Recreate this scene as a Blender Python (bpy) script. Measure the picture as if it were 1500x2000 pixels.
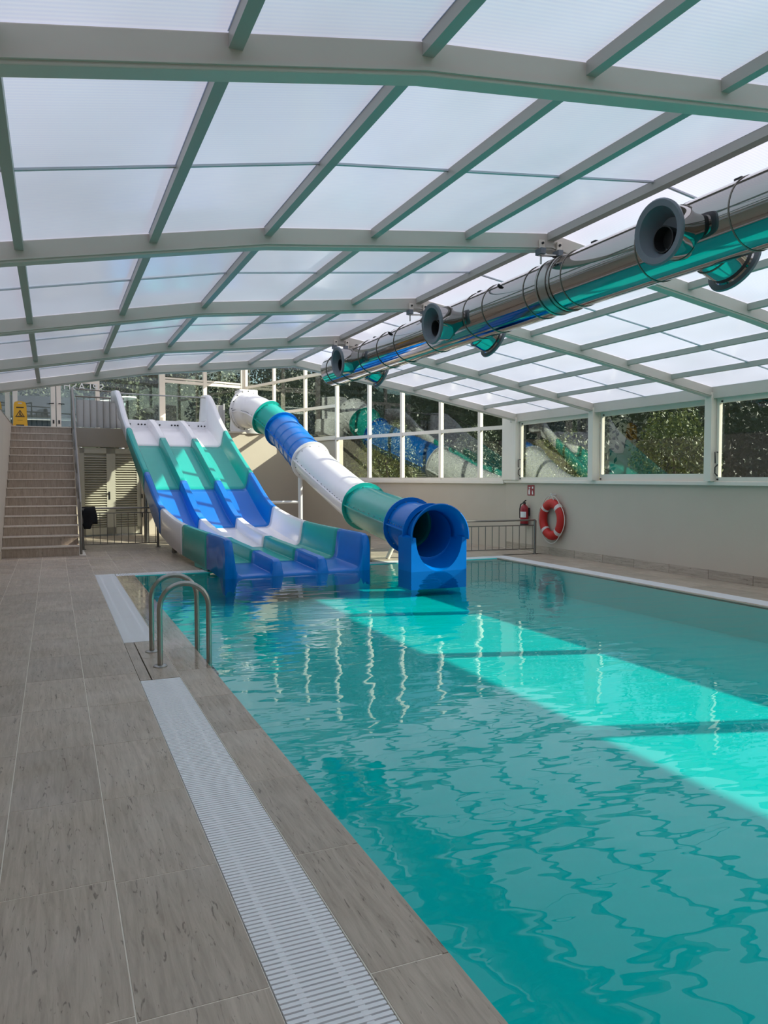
import bpy, math, random
import numpy as np
from mathutils import Vector, Matrix

for o in list(bpy.data.objects):
    bpy.data.objects.remove(o, do_unlink=True)
scene = bpy.context.scene
COL = scene.collection
rnd = random.Random(7)

# ------------------------------------------------------------------ camera
YAW = math.radians(23.3); PITCH = math.atan(68 / 1500); EYE = 1.5
cam = bpy.data.cameras.new('camera')
cam.sensor_fit = 'HORIZONTAL'; cam.sensor_width = 36.0; cam.lens = 36.0
cam.clip_start = 0.05; cam.clip_end = 400
cam_o = bpy.data.objects.new('camera', cam); COL.objects.link(cam_o)
cam_o.location = (0, 0, EYE)
cam_o.rotation_euler = (math.pi / 2 - PITCH, 0, -YAW)
scene.camera = cam_o

# ------------------------------------------------------------------ world, sun, exposure
SUN_TO = Vector((1.0, -0.30, 0.575)).normalized()          # towards the sun
world = bpy.data.worlds.new('sky'); scene.world = world; world.use_nodes = True
wn = world.node_tree; wn.nodes.clear()
wo = wn.nodes.new('ShaderNodeOutputWorld'); wb = wn.nodes.new('ShaderNodeBackground')
ws = wn.nodes.new('ShaderNodeTexSky'); ws.sky_type = 'NISHITA'; ws.sun_disc = False
ws.sun_elevation = math.asin(SUN_TO.z); ws.sun_rotation = math.atan2(SUN_TO.x, SUN_TO.y)
ws.air_density = 1.0; ws.dust_density = 1.5
wb.inputs['Strength'].default_value = 0.21
wn.links.new(ws.outputs[0], wb.inputs[0]); wn.links.new(wb.outputs[0], wo.inputs[0])
sun = bpy.data.lights.new('sun', 'SUN'); sun.energy = 13.5; sun.angle = math.radians(0.6)
sun.color = (1.0, 0.94, 0.83)
sun_o = bpy.data.objects.new('sun', sun); COL.objects.link(sun_o)
sun_o.location = (30, -6, 20)
sun_o.rotation_euler = SUN_TO.to_track_quat('Z', 'Y').to_euler()
vs = scene.view_settings
vs.view_transform = 'Standard'; vs.look = 'None'; vs.exposure = 0.0; vs.gamma = 1.0
vs.use_curve_mapping = False

# ------------------------------------------------------------------ materials
def newmat(name):
    m = bpy.data.materials.new(name); m.use_nodes = True
    return m, m.node_tree, m.node_tree.nodes, m.node_tree.links

def simple(name, col, rough=0.5, metal=0.0, var=0.06, scale=6.0, bump=0.0, coat=0.0, bscale=60.0, spec=0.5):
    """principled with a little procedural tonal variation"""
    m, nt, N, L = newmat(name)
    b = N['Principled BSDF']
    b.inputs['Roughness'].default_value = rough
    b.inputs['Metallic'].default_value = metal
    b.inputs['Specular IOR Level'].default_value = spec
    b.inputs['Coat Weight'].default_value = coat
    geo = N.new('ShaderNodeNewGeometry')
    no = N.new('ShaderNodeTexNoise'); no.inputs['Scale'].default_value = scale; no.inputs['Detail'].default_value = 4
    L.new(geo.outputs['Position'], no.inputs['Vector'])
    mx = N.new('ShaderNodeMix'); mx.data_type = 'RGBA'
    mx.inputs[6].default_value = tuple(max(0, c * (1 - var)) for c in col) + (1,)
    mx.inputs[7].default_value = tuple(min(1, c * (1 + var)) for c in col) + (1,)
    L.new(no.outputs['Fac'], mx.inputs[0]); L.new(mx.outputs[2], b.inputs['Base Color'])
    if bump:
        n2 = N.new('ShaderNodeTexNoise'); n2.inputs['Scale'].default_value = bscale
        L.new(geo.outputs['Position'], n2.inputs['Vector'])
        bp = N.new('ShaderNodeBump'); bp.inputs['Strength'].default_value = bump; bp.inputs['Distance'].default_value = 0.01
        L.new(n2.outputs['Fac'], bp.inputs['Height']); L.new(bp.outputs['Normal'], b.inputs['Normal'])
    return m

def stone(name, a, c, axis='Y', rough=0.45, rvar=0.15):
    """vein-cut travertine look porcelain: streaks along one axis, small dark pits, tone per tile"""
    m, nt, N, L = newmat(name)
    b = N['Principled BSDF']
    geo = N.new('ShaderNodeNewGeometry'); oi = N.new('ShaderNodeObjectInfo')
    off = N.new('ShaderNodeVectorMath'); off.operation = 'SCALE'; off.inputs[0].default_value = (13, 29, 7)
    L.new(oi.outputs['Random'], off.inputs['Scale'])
    ad = N.new('ShaderNodeVectorMath'); ad.operation = 'ADD'
    L.new(geo.outputs['Position'], ad.inputs[0]); L.new(off.outputs[0], ad.inputs[1])
    mp = N.new('ShaderNodeMapping')
    sc = {'Y': (38, 3.2, 38), 'Z': (38, 38, 3.2), 'X': (3.2, 38, 38)}[axis]
    mp.inputs['Scale'].default_value = sc
    L.new(ad.outputs[0], mp.inputs['Vector'])
    n1 = N.new('ShaderNodeTexNoise'); n1.inputs['Scale'].default_value = 1.0; n1.inputs['Detail'].default_value = 6
    n1.inputs['Roughness'].default_value = 0.65; n1.inputs['Distortion'].default_value = 0.6
    L.new(mp.outputs[0], n1.inputs['Vector'])
    cr = N.new('ShaderNodeValToRGB')
    cr.color_ramp.elements[0].position = 0.3; cr.color_ramp.elements[0].color = a + (1,)
    cr.color_ramp.elements[1].position = 0.68; cr.color_ramp.elements[1].color = c + (1,)
    L.new(n1.outputs['Fac'], cr.inputs[0])
    mp2 = N.new('ShaderNodeMapping'); mp2.inputs['Scale'].default_value = tuple(x * 1.5 if x > 10 else x * 2.6 for x in sc)
    L.new(ad.outputs[0], mp2.inputs['Vector'])
    n2 = N.new('ShaderNodeTexNoise'); n2.inputs['Scale'].default_value = 1.0; n2.inputs['Detail'].default_value = 3
    n2.inputs['Distortion'].default_value = 1.5
    L.new(mp2.outputs[0], n2.inputs['Vector'])
    pr = N.new('ShaderNodeValToRGB')
    pr.color_ramp.elements[0].position = 0.63; pr.color_ramp.elements[0].color = (1, 1, 1, 1)
    pr.color_ramp.elements[1].position = 0.70; pr.color_ramp.elements[1].color = (0.36, 0.34, 0.32, 1)
    L.new(n2.outputs['Fac'], pr.inputs[0])
    mu = N.new('ShaderNodeMix'); mu.data_type = 'RGBA'; mu.blend_type = 'MULTIPLY'; mu.inputs[0].default_value = 0.8
    L.new(cr.outputs[0], mu.inputs[6]); L.new(pr.outputs[0], mu.inputs[7])
    hv = N.new('ShaderNodeHueSaturation')
    mr = N.new('ShaderNodeMapRange'); mr.inputs['To Min'].default_value = 0.9; mr.inputs['To Max'].default_value = 1.1
    L.new(oi.outputs['Random'], mr.inputs['Value']); L.new(mr.outputs[0], hv.inputs['Value'])
    L.new(mu.outputs[2], hv.inputs['Color']); L.new(hv.outputs[0], b.inputs['Base Color'])
    n3 = N.new('ShaderNodeTexNoise'); n3.inputs['Scale'].default_value = 2.2
    L.new(geo.outputs['Position'], n3.inputs['Vector'])
    m3 = N.new('ShaderNodeMapRange'); m3.inputs['From Min'].default_value = 0.3; m3.inputs['From Max'].default_value = 0.7
    m3.inputs['To Min'].default_value = max(0.02, rough - rvar); m3.inputs['To Max'].default_value = rough + rvar
    L.new(n3.outputs['Fac'], m3.inputs['Value']); L.new(m3.outputs[0], b.inputs['Roughness'])
    return m

def schlick(N, L, r0, normal=None):
    """angle-dependent mirror share of a thin clear sheet, the same from both sides"""
    lw = N.new('ShaderNodeLayerWeight'); lw.inputs['Blend'].default_value = 0.5
    if normal is not None: L.new(normal, lw.inputs['Normal'])
    pw = N.new('ShaderNodeMath'); pw.operation = 'POWER'; pw.inputs[1].default_value = 5.0
    L.new(lw.outputs['Facing'], pw.inputs[0])
    mr = N.new('ShaderNodeMapRange'); mr.inputs['To Min'].default_value = r0; mr.inputs['To Max'].default_value = 1.0
    L.new(pw.outputs[0], mr.inputs['Value'])
    return mr.outputs[0]

M = {}
M['tile'] = stone('deck_stone', (0.33, 0.27, 0.205), (0.50, 0.42, 0.335))
M['tile_wet'] = stone('wet_coping_stone', (0.29, 0.235, 0.18), (0.50, 0.42, 0.34), rough=0.10, rvar=0.07)
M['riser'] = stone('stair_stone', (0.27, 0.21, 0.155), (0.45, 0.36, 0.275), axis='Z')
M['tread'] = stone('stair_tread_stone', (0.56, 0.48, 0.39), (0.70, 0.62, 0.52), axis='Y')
M['skirt'] = stone('skirting_stone', (0.32, 0.265, 0.205), (0.52, 0.44, 0.35), axis='Y')
M['grout'] = simple('pale_grout', (0.80, 0.74, 0.63), 0.8)
M['channel'] = simple('drain_channel_grey', (0.10, 0.10, 0.10), 0.7)
M['wall'] = simple('beige_render', (0.55, 0.475, 0.385), 0.75, var=0.05, scale=2.0, bump=0.15, bscale=180)
M['fascia'] = simple('shade_taupe_render', (0.34, 0.30, 0.25), 0.75, var=0.05, scale=2.0)  # render with the shade above the louvre doors in its colour; stair core too
M['alu'] = simple('grey_white_aluminium', (0.60, 0.55, 0.485), 0.38, var=0.03)
M['alu_white'] = simple('cream_white_aluminium', (0.82, 0.74, 0.64), 0.35, var=0.03)
M['purlin'] = simple('grey_aluminium_purlin', (0.42, 0.42, 0.38), 0.4, var=0.03)
M['joint'] = simple('panel_joint_strip', (0.62, 0.64, 0.70), 0.4)
M['grate'] = simple('white_plastic_grating', (0.86, 0.87, 0.88), 0.42, var=0.02)
M['white_gel'] = simple('white_gelcoat', (0.84, 0.82, 0.83), 0.22, coat=0.2, var=0.02)
M['green_gel'] = simple('sea_green_gelcoat', (0.012, 0.37, 0.32), 0.25, var=0.05, spec=0.35)
M['blue_gel'] = simple('royal_blue_gelcoat', (0.0, 0.15, 0.55), 0.25, var=0.05, spec=0.3)
M['steel'] = simple('brushed_stainless', (0.38, 0.37, 0.34), 0.28, metal=1.0, var=0.05)
M['mirror'] = simple('mirror_stainless_duct', (0.42, 0.40, 0.38), 0.05, metal=1.0, var=0.01)
M['rail'] = simple('grey_rail_steel', (0.24, 0.22, 0.19), 0.4, metal=0.7, var=0.05)
M['nozzle'] = simple('grey_nozzle_paint', (0.17, 0.19, 0.22), 0.4)
M['black'] = simple('black_plastic', (0.012, 0.012, 0.013), 0.5)
M['cloth'] = simple('black_cloth', (0.008, 0.008, 0.009), 0.95, bump=0.4, bscale=90)
M['red'] = simple('orange_red_float', (0.50, 0.012, 0.008), 0.5)
M['ext_red'] = simple('dark_red_paint', (0.30, 0.012, 0.02), 0.3)
M['sign_red'] = simple('sign_red', (0.28, 0.012, 0.02), 0.5)
M['white'] = simple('plain_white', (0.80, 0.80, 0.78), 0.5)
M['band'] = simple('reflective_band', (0.66, 0.56, 0.53), 0.4)
M['rope'] = simple('white_rope', (0.66, 0.62, 0.55), 0.9, bump=0.5, bscale=200)
M['yellow'] = simple('yellow_plastic', (0.85, 0.42, 0.012), 0.45)
M['louver'] = simple('cream_louver_paint', (0.50, 0.47, 0.38), 0.5)
M['grey_board'] = simple('pale_grey_board', (0.52, 0.51, 0.49), 0.6)
M['soil'] = simple('outdoor_ground', (0.03, 0.04, 0.015), 0.95, scale=1.5, var=0.3)
M['backdrop_hill'] = simple('dark_wooded_backdrop', (0.012, 0.02, 0.007), 0.95, scale=2.5, var=0.6, bump=1.0, bscale=3)
M['bark'] = simple('bark', (0.08, 0.06, 0.045), 0.9, bump=0.6, bscale=30)
M['dark_roof'] = simple('dark_roof_sheet', (0.035, 0.04, 0.045), 0.6)
M['ext_white'] = simple('outdoor_white_paint', (0.75, 0.75, 0.75), 0.6)
M['ext_glass'] = simple('outdoor_blue_glass', (0.05, 0.08, 0.11), 0.08)
M['slate'] = simple('blue_grey_fibreglass', (0.25, 0.36, 0.40), 0.35)

def leafmat(name, a, c):
    m, nt, N, L = newmat(name)
    b = N['Principled BSDF']; b.inputs['Roughness'].default_value = 0.55
    geo = N.new('ShaderNodeNewGeometry')
    mx = N.new('ShaderNodeMix'); mx.data_type = 'RGBA'
    mx.inputs[6].default_value = a + (1,); mx.inputs[7].default_value = c + (1,)
    L.new(geo.outputs['Random Per Island'], mx.inputs[0]); L.new(mx.outputs[2], b.inputs['Base Color'])
    return m
M['leaf_olive'] = leafmat('olive_leaves', (0.03, 0.06, 0.008), (0.14, 0.16, 0.022))
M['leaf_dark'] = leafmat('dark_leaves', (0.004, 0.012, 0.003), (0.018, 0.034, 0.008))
M['leaf_grey'] = leafmat('grey_green_leaves', (0.025, 0.045, 0.018), (0.13, 0.15, 0.085))

def panelmat():
    """frosted multiwall polycarbonate: diffuse transmission, fine transverse flutes"""
    m, nt, N, L = newmat('multiwall_polycarbonate')
    N.remove(N['Principled BSDF']); out = N['Material Output']
    geo = N.new('ShaderNodeNewGeometry')
    wv = N.new('ShaderNodeTexWave'); wv.bands_direction = 'Y'; wv.inputs['Scale'].default_value = 12.0
    wv.inputs['Distortion'].default_value = 0.0
    L.new(geo.outputs['Position'], wv.inputs['Vector'])
    cr = N.new('ShaderNodeMix'); cr.data_type = 'RGBA'
    cr.inputs[6].default_value = (0.74, 0.76, 0.97, 1); cr.inputs[7].default_value = (0.86, 0.865, 1.0, 1)
    L.new(wv.outputs['Fac'], cr.inputs[0])
    no = N.new('ShaderNodeTexNoise'); no.inputs['Scale'].default_value = 0.9; no.inputs['Detail'].default_value = 3
    mp = N.new('ShaderNodeMapping'); mp.inputs['Scale'].default_value = (1, 0.6, 1)
    L.new(geo.outputs['Position'], mp.inputs['Vector']); L.new(mp.outputs[0], no.inputs['Vector'])
    dm = N.new('ShaderNodeMapRange'); dm.inputs['From Min'].default_value = 0.3; dm.inputs['From Max'].default_value = 0.7
    dm.inputs['To Min'].default_value = 0.86; dm.inputs['To Max'].default_value = 1.08
    L.new(no.outputs['Fac'], dm.inputs['Value'])
    sc = N.new('ShaderNodeVectorMath'); sc.operation = 'SCALE'
    L.new(cr.outputs[2], sc.inputs[0]); L.new(dm.outputs[0], sc.inputs['Scale'])
    tr = N.new('ShaderNodeBsdfTranslucent'); df = N.new('ShaderNodeBsdfDiffuse')
    df.inputs['Color'].default_value = (0.75, 0.78, 0.82, 1)
    L.new(sc.outputs[0], tr.inputs['Color'])
    m1 = N.new('ShaderNodeMixShader'); m1.inputs[0].default_value = 0.34
    L.new(df.outputs[0], m1.inputs[1]); L.new(tr.outputs[0], m1.inputs[2])
    gl = N.new('ShaderNodeBsdfGlossy'); gl.inputs['Roughness'].default_value = 0.16
    m2 = N.new('ShaderNodeMixShader')
    L.new(schlick(N, L, 0.04), m2.inputs[0]); L.new(m1.outputs[0], m2.inputs[1]); L.new(gl.outputs[0], m2.inputs[2])
    L.new(m2.outputs[0], out.inputs['Surface'])
    return m
M['panel'] = panelmat()

def glassmat(name, tint, refl):
    """coated architectural glass: clear transmission plus mirror reflection growing with angle"""
    m, nt, N, L = newmat(name)
    N.remove(N['Principled BSDF']); out = N['Material Output']
    t = N.new('ShaderNodeBsdfTransparent'); t.inputs['Color'].default_value = tint + (1,)
    g = N.new('ShaderNodeBsdfGlossy'); g.inputs['Roughness'].default_value = 0.0
    g.inputs['Color'].default_value = (0.9, 0.95, 0.93, 1)
    mx = N.new('ShaderNodeMixShader')
    L.new(schlick(N, L, refl), mx.inputs[0]); L.new(t.outputs[0], mx.inputs[1]); L.new(g.outputs[0], mx.inputs[2])
    L.new(mx.outputs[0], out.inputs['Surface'])
    return m
M['glass'] = glassmat('coated_window_glass', (0.83, 0.87, 0.84), 0.095)

def watermat():
    m, nt, N, L = newmat('pool_water')
    N.remove(N['Principled BSDF']); out = N['Material Output']
    geo = N.new('ShaderNodeNewGeometry')
    mp = N.new('ShaderNodeMapping'); mp.inputs['Scale'].default_value = (0.8, 1.5, 1); mp.inputs['Rotation'].default_value = (0, 0, 0.35)
    L.new(geo.outputs['Position'], mp.inputs['Vector'])
    n1 = N.new('ShaderNodeTexNoise'); n1.inputs['Scale'].default_value = 2.1; n1.inputs['Detail'].default_value = 1.5
    n1.inputs['Distortion'].default_value = 0.4
    n2 = N.new('ShaderNodeTexNoise'); n2.inputs['Scale'].default_value = 7.0; n2.inputs['Detail'].default_value = 1.0
    L.new(mp.outputs[0], n1.inputs['Vector']); L.new(mp.outputs[0], n2.inputs['Vector'])
    ma = N.new('ShaderNodeMath'); ma.operation = 'MULTIPLY_ADD'; ma.inputs[1].default_value = 0.2
    L.new(n2.outputs['Fac'], ma.inputs[0]); L.new(n1.outputs['Fac'], ma.inputs[2])
    bp = N.new('ShaderNodeBump'); bp.inputs['Strength'].default_value = 1.0; bp.inputs['Distance'].default_value = 0.0065
    L.new(ma.outputs[0], bp.inputs['Height'])
    t = N.new('ShaderNodeBsdfTransparent'); t.inputs['Color'].default_value = (0.10, 0.80, 0.80, 1)
    g = N.new('ShaderNodeBsdfGlossy'); g.inputs['Roughness'].default_value = 0.0
    L.new(bp.outputs[0], g.inputs['Normal'])
    mx = N.new('ShaderNodeMixShader')
    L.new(schlick(N, L, 0.025, bp.outputs[0]), mx.inputs[0]); L.new(t.outputs[0], mx.inputs[1]); L.new(g.outputs[0], mx.inputs[2])
    L.new(mx.outputs[0], out.inputs['Surface'])
    return m
M['water'] = watermat()
M['pool'] = simple('turquoise_pool_lining', (0.05, 0.70, 0.66), 0.5, var=0.06, scale=1.2)

# ------------------------------------------------------------------ builders
WLOC = {}
def wloc(o):
    return WLOC.get(o.name, Vector((0, 0, 0))) if o else Vector((0, 0, 0))

def tag(o, label=None, cat=None, group=None, kind=None):
    if label: o['label'] = label
    if cat: o['category'] = cat
    if group: o['group'] = group
    if kind: o['kind'] = kind
    return o

def empty(name, loc, label=None, cat=None, group=None, kind=None):
    o = bpy.data.objects.new(name, None); COL.objects.link(o); o.location = loc
    o.empty_display_size = 0.1
    WLOC[o.name] = Vector(loc)
    return tag(o, label, cat, group, kind)

def mesh(verts, faces, mat, smooth=None, name='mesh'):
    me = bpy.data.meshes.new(name)
    me.from_pydata([tuple(v) for v in verts], [], [tuple(f) for f in faces]); me.validate(); me.update()
    if mat: me.materials.append(M[mat] if isinstance(mat, str) else mat)
    if smooth is not None:
        me.polygons.foreach_set('use_smooth', [True] * len(me.polygons))
        if smooth < 180: me.set_sharp_from_angle(angle=math.radians(smooth))
    return me

def link(name, me, parent=None, loc=(0, 0, 0), rotz=0.0):
    """link a mesh that is in its own local frame; loc is a world position"""
    o = bpy.data.objects.new(name, me); COL.objects.link(o)
    o.location = Vector(loc) - wloc(parent)
    o.rotation_euler = (0, 0, rotz)
    if parent: o.parent = parent
    WLOC[o.name] = Vector(loc)
    return o

def part(name, vf, mat, parent=None, smooth=None, bevel=0.0, origin=None):
    """vf in world coordinates; object origin = parent's origin or given"""
    v, f = vf
    og = Vector(origin) if origin is not None else wloc(parent)
    me = mesh([Vector(p) - og for p in v], f, mat, smooth, name)
    o = link(name, me, parent, og)
    if bevel:
        b = o.modifiers.new('bevel', 'BEVEL'); b.width = bevel; b.segments = 2; b.limit_method = 'ANGLE'
    return o

def join(*vfs):
    V, F = [], []
    for v, f in vfs:
        k = len(V); V += list(v); F += [tuple(i + k for i in q) for q in f]
    return V, F

def box(x0, x1, y0, y1, z0, z1):
    v = [(x0, y0, z0), (x1, y0, z0), (x1, y1, z0), (x0, y1, z0), (x0, y0, z1), (x1, y0, z1), (x1, y1, z1), (x0, y1, z1)]
    return v, [(0, 3, 2, 1), (4, 5, 6, 7), (0, 1, 5, 4), (1, 2, 6, 5), (2, 3, 7, 6), (3, 0, 4, 7)]

def bar(a, b, w, h, up=(0, 0, 1)):
    """rectangular bar from a to b, w across, h along up"""
    a = Vector(a); b = Vector(b); d = (b - a).normalized(); up = Vector(up)
    s = d.cross(up)
    if s.length < 1e-5: s = d.cross(Vector((0, 1, 0)))
    s.normalize(); u = s.cross(d).normalized()
    v = []
    for p in (a, b):
        for i, j in ((-1, -1), (1, -1), (1, 1), (-1, 1)):
            v.append(p + s * (i * w / 2) + u * (j * h / 2))
    return v, [(0, 1, 2, 3), (7, 6, 5, 4), (0, 4, 5, 1), (1, 5, 6, 2), (2, 6, 7, 3), (3, 7, 4, 0)]

def prism(poly, z0, z1):
    n = len(poly)
    v = [(x, y, z0) for x, y in poly] + [(x, y, z1) for x, y in poly]
    f = [tuple(range(n))[::-1], tuple(range(n, 2 * n))] + [(i, (i + 1) % n, n + (i + 1) % n, n + i) for i in range(n)]
    return v, f

def frames(pts, closed=False):
    P = [Vector(p) for p in pts]; n = len(P); T = []
    for i in range(n):
        if closed: t = P[(i + 1) % n] - P[i - 1]
        else: t = P[min(i + 1, n - 1)] - P[max(i - 1, 0)]
        T.append(t.normalized())
    ref = Vector((0, 0, 1)) if abs(T[0].z) < 0.9 else Vector((0, 1, 0))
    nrm = (ref - T[0] * ref.dot(T[0])).normalized(); out = []
    for i in range(n):
        nrm = (nrm - T[i] * nrm.dot(T[i])).normalized()
        out.append((P[i], nrm.copy(), T[i].cross(nrm)))
    return out

def tube(pts, r, n=10, closed=False, cap=True):
    fr = frames(pts, closed); k = len(fr); v = []; f = []
    rs = r if hasattr(r, '__len__') else [r] * k
    for (p, a, b), rr in zip(fr, rs):
        for j in range(n):
            t = 2 * math.pi * j / n
            v.append(p + a * (rr * math.cos(t)) + b * (rr * math.sin(t)))
    for i in range(k if closed else k - 1):
        for j in range(n):
            i2 = (i + 1) % k; j2 = (j + 1) % n
            f.append((i * n + j, i * n + j2, i2 * n + j2, i2 * n + j))
    if cap and not closed:
        f.append(tuple(range(n))[::-1]); f.append(tuple((k - 1) * n + j for j in range(n)))
    return v, f

def lathe(prof, c, axis, n=24, close=False, cap=True):
    """revolve (r, h) profile about axis through c"""
    axis = Vector(axis).normalized(); c = Vector(c)
    a = axis.orthogonal().normalized(); b = axis.cross(a)
    v = []; f = []; k = len(prof)
    for r, h in prof:
        for j in range(n):
            t = 2 * math.pi * j / n
            v.append(c + axis * h + a * (r * math.cos(t)) + b * (r * math.sin(t)))
    for i in range(k if close else k - 1):
        i2 = (i + 1) % k
        for j in range(n):
            j2 = (j + 1) % n
            f.append((i * n + j, i * n + j2, i2 * n + j2, i2 * n + j))
    if not close and cap:
        f.append(tuple(range(n))[::-1]); f.append(tuple((k - 1) * n + j for j in range(n)))
    return v, f

def arc(c, r, a0, a1, n, u, w):
    c = Vector(c); u = Vector(u); w = Vector(w)
    return [c + u * (r * math.cos(a0 + (a1 - a0) * i / n)) + w * (r * math.sin(a0 + (a1 - a0) * i / n)) for i in range(n + 1)]

def pchip(xs, ys, x):
    xs = np.array(xs, float); ys = np.array(ys, float); h = np.diff(xs); d = np.diff(ys) / h
    m = np.zeros(len(xs)); m[0] = d[0]; m[-1] = d[-1]
    for i in range(1, len(xs) - 1):
        if d[i - 1] * d[i] > 0:
            w1 = 2 * h[i] + h[i - 1]; w2 = h[i] + 2 * h[i - 1]
            m[i] = (w1 + w2) / (w1 / d[i - 1] + w2 / d[i])
    x = float(min(max(x, xs[0]), xs[-1])); i = int(min(np.searchsorted(xs, x, side='right') - 1, len(xs) - 2)); i = max(i, 0)
    t = (x - xs[i]) / h[i]
    return float((2*t**3-3*t**2+1)*ys[i] + (t**3-2*t**2+t)*h[i]*m[i] + (-2*t**3+3*t**2)*ys[i+1] + (t**3-t**2)*h[i]*m[i+1])

# ------------------------------------------------------------------ main dimensions
XL, XR = -0.90, 8.85              # side walls
PX0, PX1, PY0, PY1 = 1.12, 7.55, -1.2, 12.22   # pool
GX0, GX1 = 0.565, 0.85            # left overflow grating
RIBY = [-4.85, -2.2, 0.45, 3.08, 5.75, 8.40, 11.05, 13.50]
ROOF = [(-0.98, 2.78), (1.50, 3.22), (4.05, 3.49), (6.50, 3.08), (8.80, 2.64)]   # underside of ribs
def roofz(x): return float(np.interp(x, [p[0] for p in ROOF], [p[1] for p in ROOF]))
PLZ = 2.74                        # upper platform

# ------------------------------------------------------------------ floor and pool
floor = part('floor', join(
    box(XL - .1, GX0 - .004, -5, PY1 + .04, -.30, -.0015),
    box(GX0 - .004, GX1 + .004, -5, PY1 + .34, -.30, -.09),
    box(GX1 + .004, PX0 - .02, -5, PY1 + .04, -.30, -.0015),
    box(PX0 - .02, PX1 + .02, -5, PY0, -.30, -.0015),
    box(PX1 + .02, PX1 + .07, -5, PY1 + .04, -.30, -.0015),
    box(PX1 + .07, PX1 + .37, -5, PY1 + .34, -.30, -.09),
    box(PX1 + .37, XR + .1, -5, PY1 + .34, -.30, -.0015),
    box(GX1 + .004, PX1 + .07, PY1 + .04, PY1 + .34, -.30, -.09),
    box(XL - .1, GX0 - .004, PY1 + .04, PY1 + .34, -.30, -.0015),
    box(XL - .1, XR + .3, PY1 + .34, 26.5, -.30, -.0015)), 'grout')
tag(floor, 'grey-beige stone tiled pool deck with pale joints', kind='structure')

TW, TL, G = 0.3925, 0.79, 0.0045
_tiles = {}
def tile(x0, x1, y0, y1, mat, name='tile', z1=0.0, parent=None):
    key = (round(x1 - x0, 3), round(y1 - y0, 3), mat)
    if key not in _tiles:
        a, b = (x1 - x0 - G) / 2, (y1 - y0 - G) / 2
        c = 0.0008
        v = [(-a, -b, -.014), (a, -b, -.014), (a, b, -.014), (-a, b, -.014), (-a, -b, -c), (a, -b, -c), (a, b, -c), (-a, b, -c),
             (-a + c, -b + c, 0), (a - c, -b + c, 0), (a - c, b - c, 0), (-a + c, b - c, 0)]
        f = [(0, 1, 5, 4), (1, 2, 6, 5), (2, 3, 7, 6), (3, 0, 4, 7), (4, 5, 9, 8), (5, 6, 10, 9), (6, 7, 11, 10), (7, 4, 8, 11), (8, 9, 10, 11)]
        _tiles[key] = mesh(v, f, mat, name=name)
    return link(name, _tiles[key], parent or floor, ((x0 + x1) / 2, (y0 + y1) / 2, z1))

cols = [(XL, -0.60), (-0.60, -0.2075), (-0.2075, 0.185), (0.185, GX0 - .004)]
for ci, (a, b) in enumerate(cols):
    y = 1.39 - (0.03 if ci % 2 else 0.0)
    while y < 15.7:
        tile(a, b, y, min(y + TL, 15.78), 'tile'); y += TL
y = 1.30
while y < PY1:                                         # coping of the left pool edge
    tile(GX1 + .006, PX0 + .005, y, min(y + TL, PY1 + .03), 'tile_wet' if y > 5.4 else 'tile', 'coping_tile'); y += TL
for k, (a, b) in enumerate(((5.86, 6.56), (6.56, 7.26))):   # ladder slab between the two gratings
    tile(GX0 + .085, GX1 + .004, a, b, 'tile', 'slab_tile')
tile(GX0 - .002, GX0 + .080, 5.86, 7.26, 'tile', 'slab_tile')
y = 4.0
while y < 12.2:                                        # right-hand deck
    tile(PX1 + .375, PX1 + .375 + .46, y, y + TL, 'tile'); tile(PX1 + .835, XR - .012, y, y + TL, 'tile'); y += TL
x = GX0 - .004
while x < XR - .1:                                     # deck beyond the pool
    y = PY1 + .345
    while y < 16.3:
        tile(x, min(x + TW, XR - .02), y, y + TL, 'tile'); y += TL
    x += TW
# deck further back: one surface, joints too fine to see
part('rear_deck', join(box(GX0 - .004, XR + .2, 16.52, 26, -.013, 0)), 'tile', floor)
part('side_deck', join(box(XL, GX0 - .008, -4, 1.33, -.013, 0), box(PX1 + .375, XR, -4, 3.99, -.013, 0), box(PX0, PX1, -4.4, PY0 - .01, -.013, 0),
     box(GX1 + .006, PX0, -4, 1.295, -.013, 0)), 'tile', floor)

pool = part('pool_basin', join(
    box(PX0 - .02, PX1 + .02, PY0 - .02, PY1 + .02, -.52, -.42),
    box(PX0 - .06, PX0, PY0, PY1, -.42, -.014), box(PX1, PX1 + .02, PY0, PY1, -.42, -.014),
    box(PX0, PX1, PY0 - .02, PY0, -.42, -.014), box(PX0, PX1, PY1, PY1 + .04, -.42, -.004)), 'pool')
tag(pool, 'turquoise lined swimming pool basin under the water', kind='structure')
part('rim', box(PX1, PX1 + .068, PY0, PY1, -.03, 0), 'tile', pool)

water = part('pool_water', ([(PX0, PY0, -.012), (PX1, PY0, -.012), (PX1, PY1, -.012), (PX0, PY1, -.012)], [(0, 1, 2, 3)]), 'water')
tag(water, 'clear turquoise pool water with gentle ripples', 'water', kind='stuff')

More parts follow.
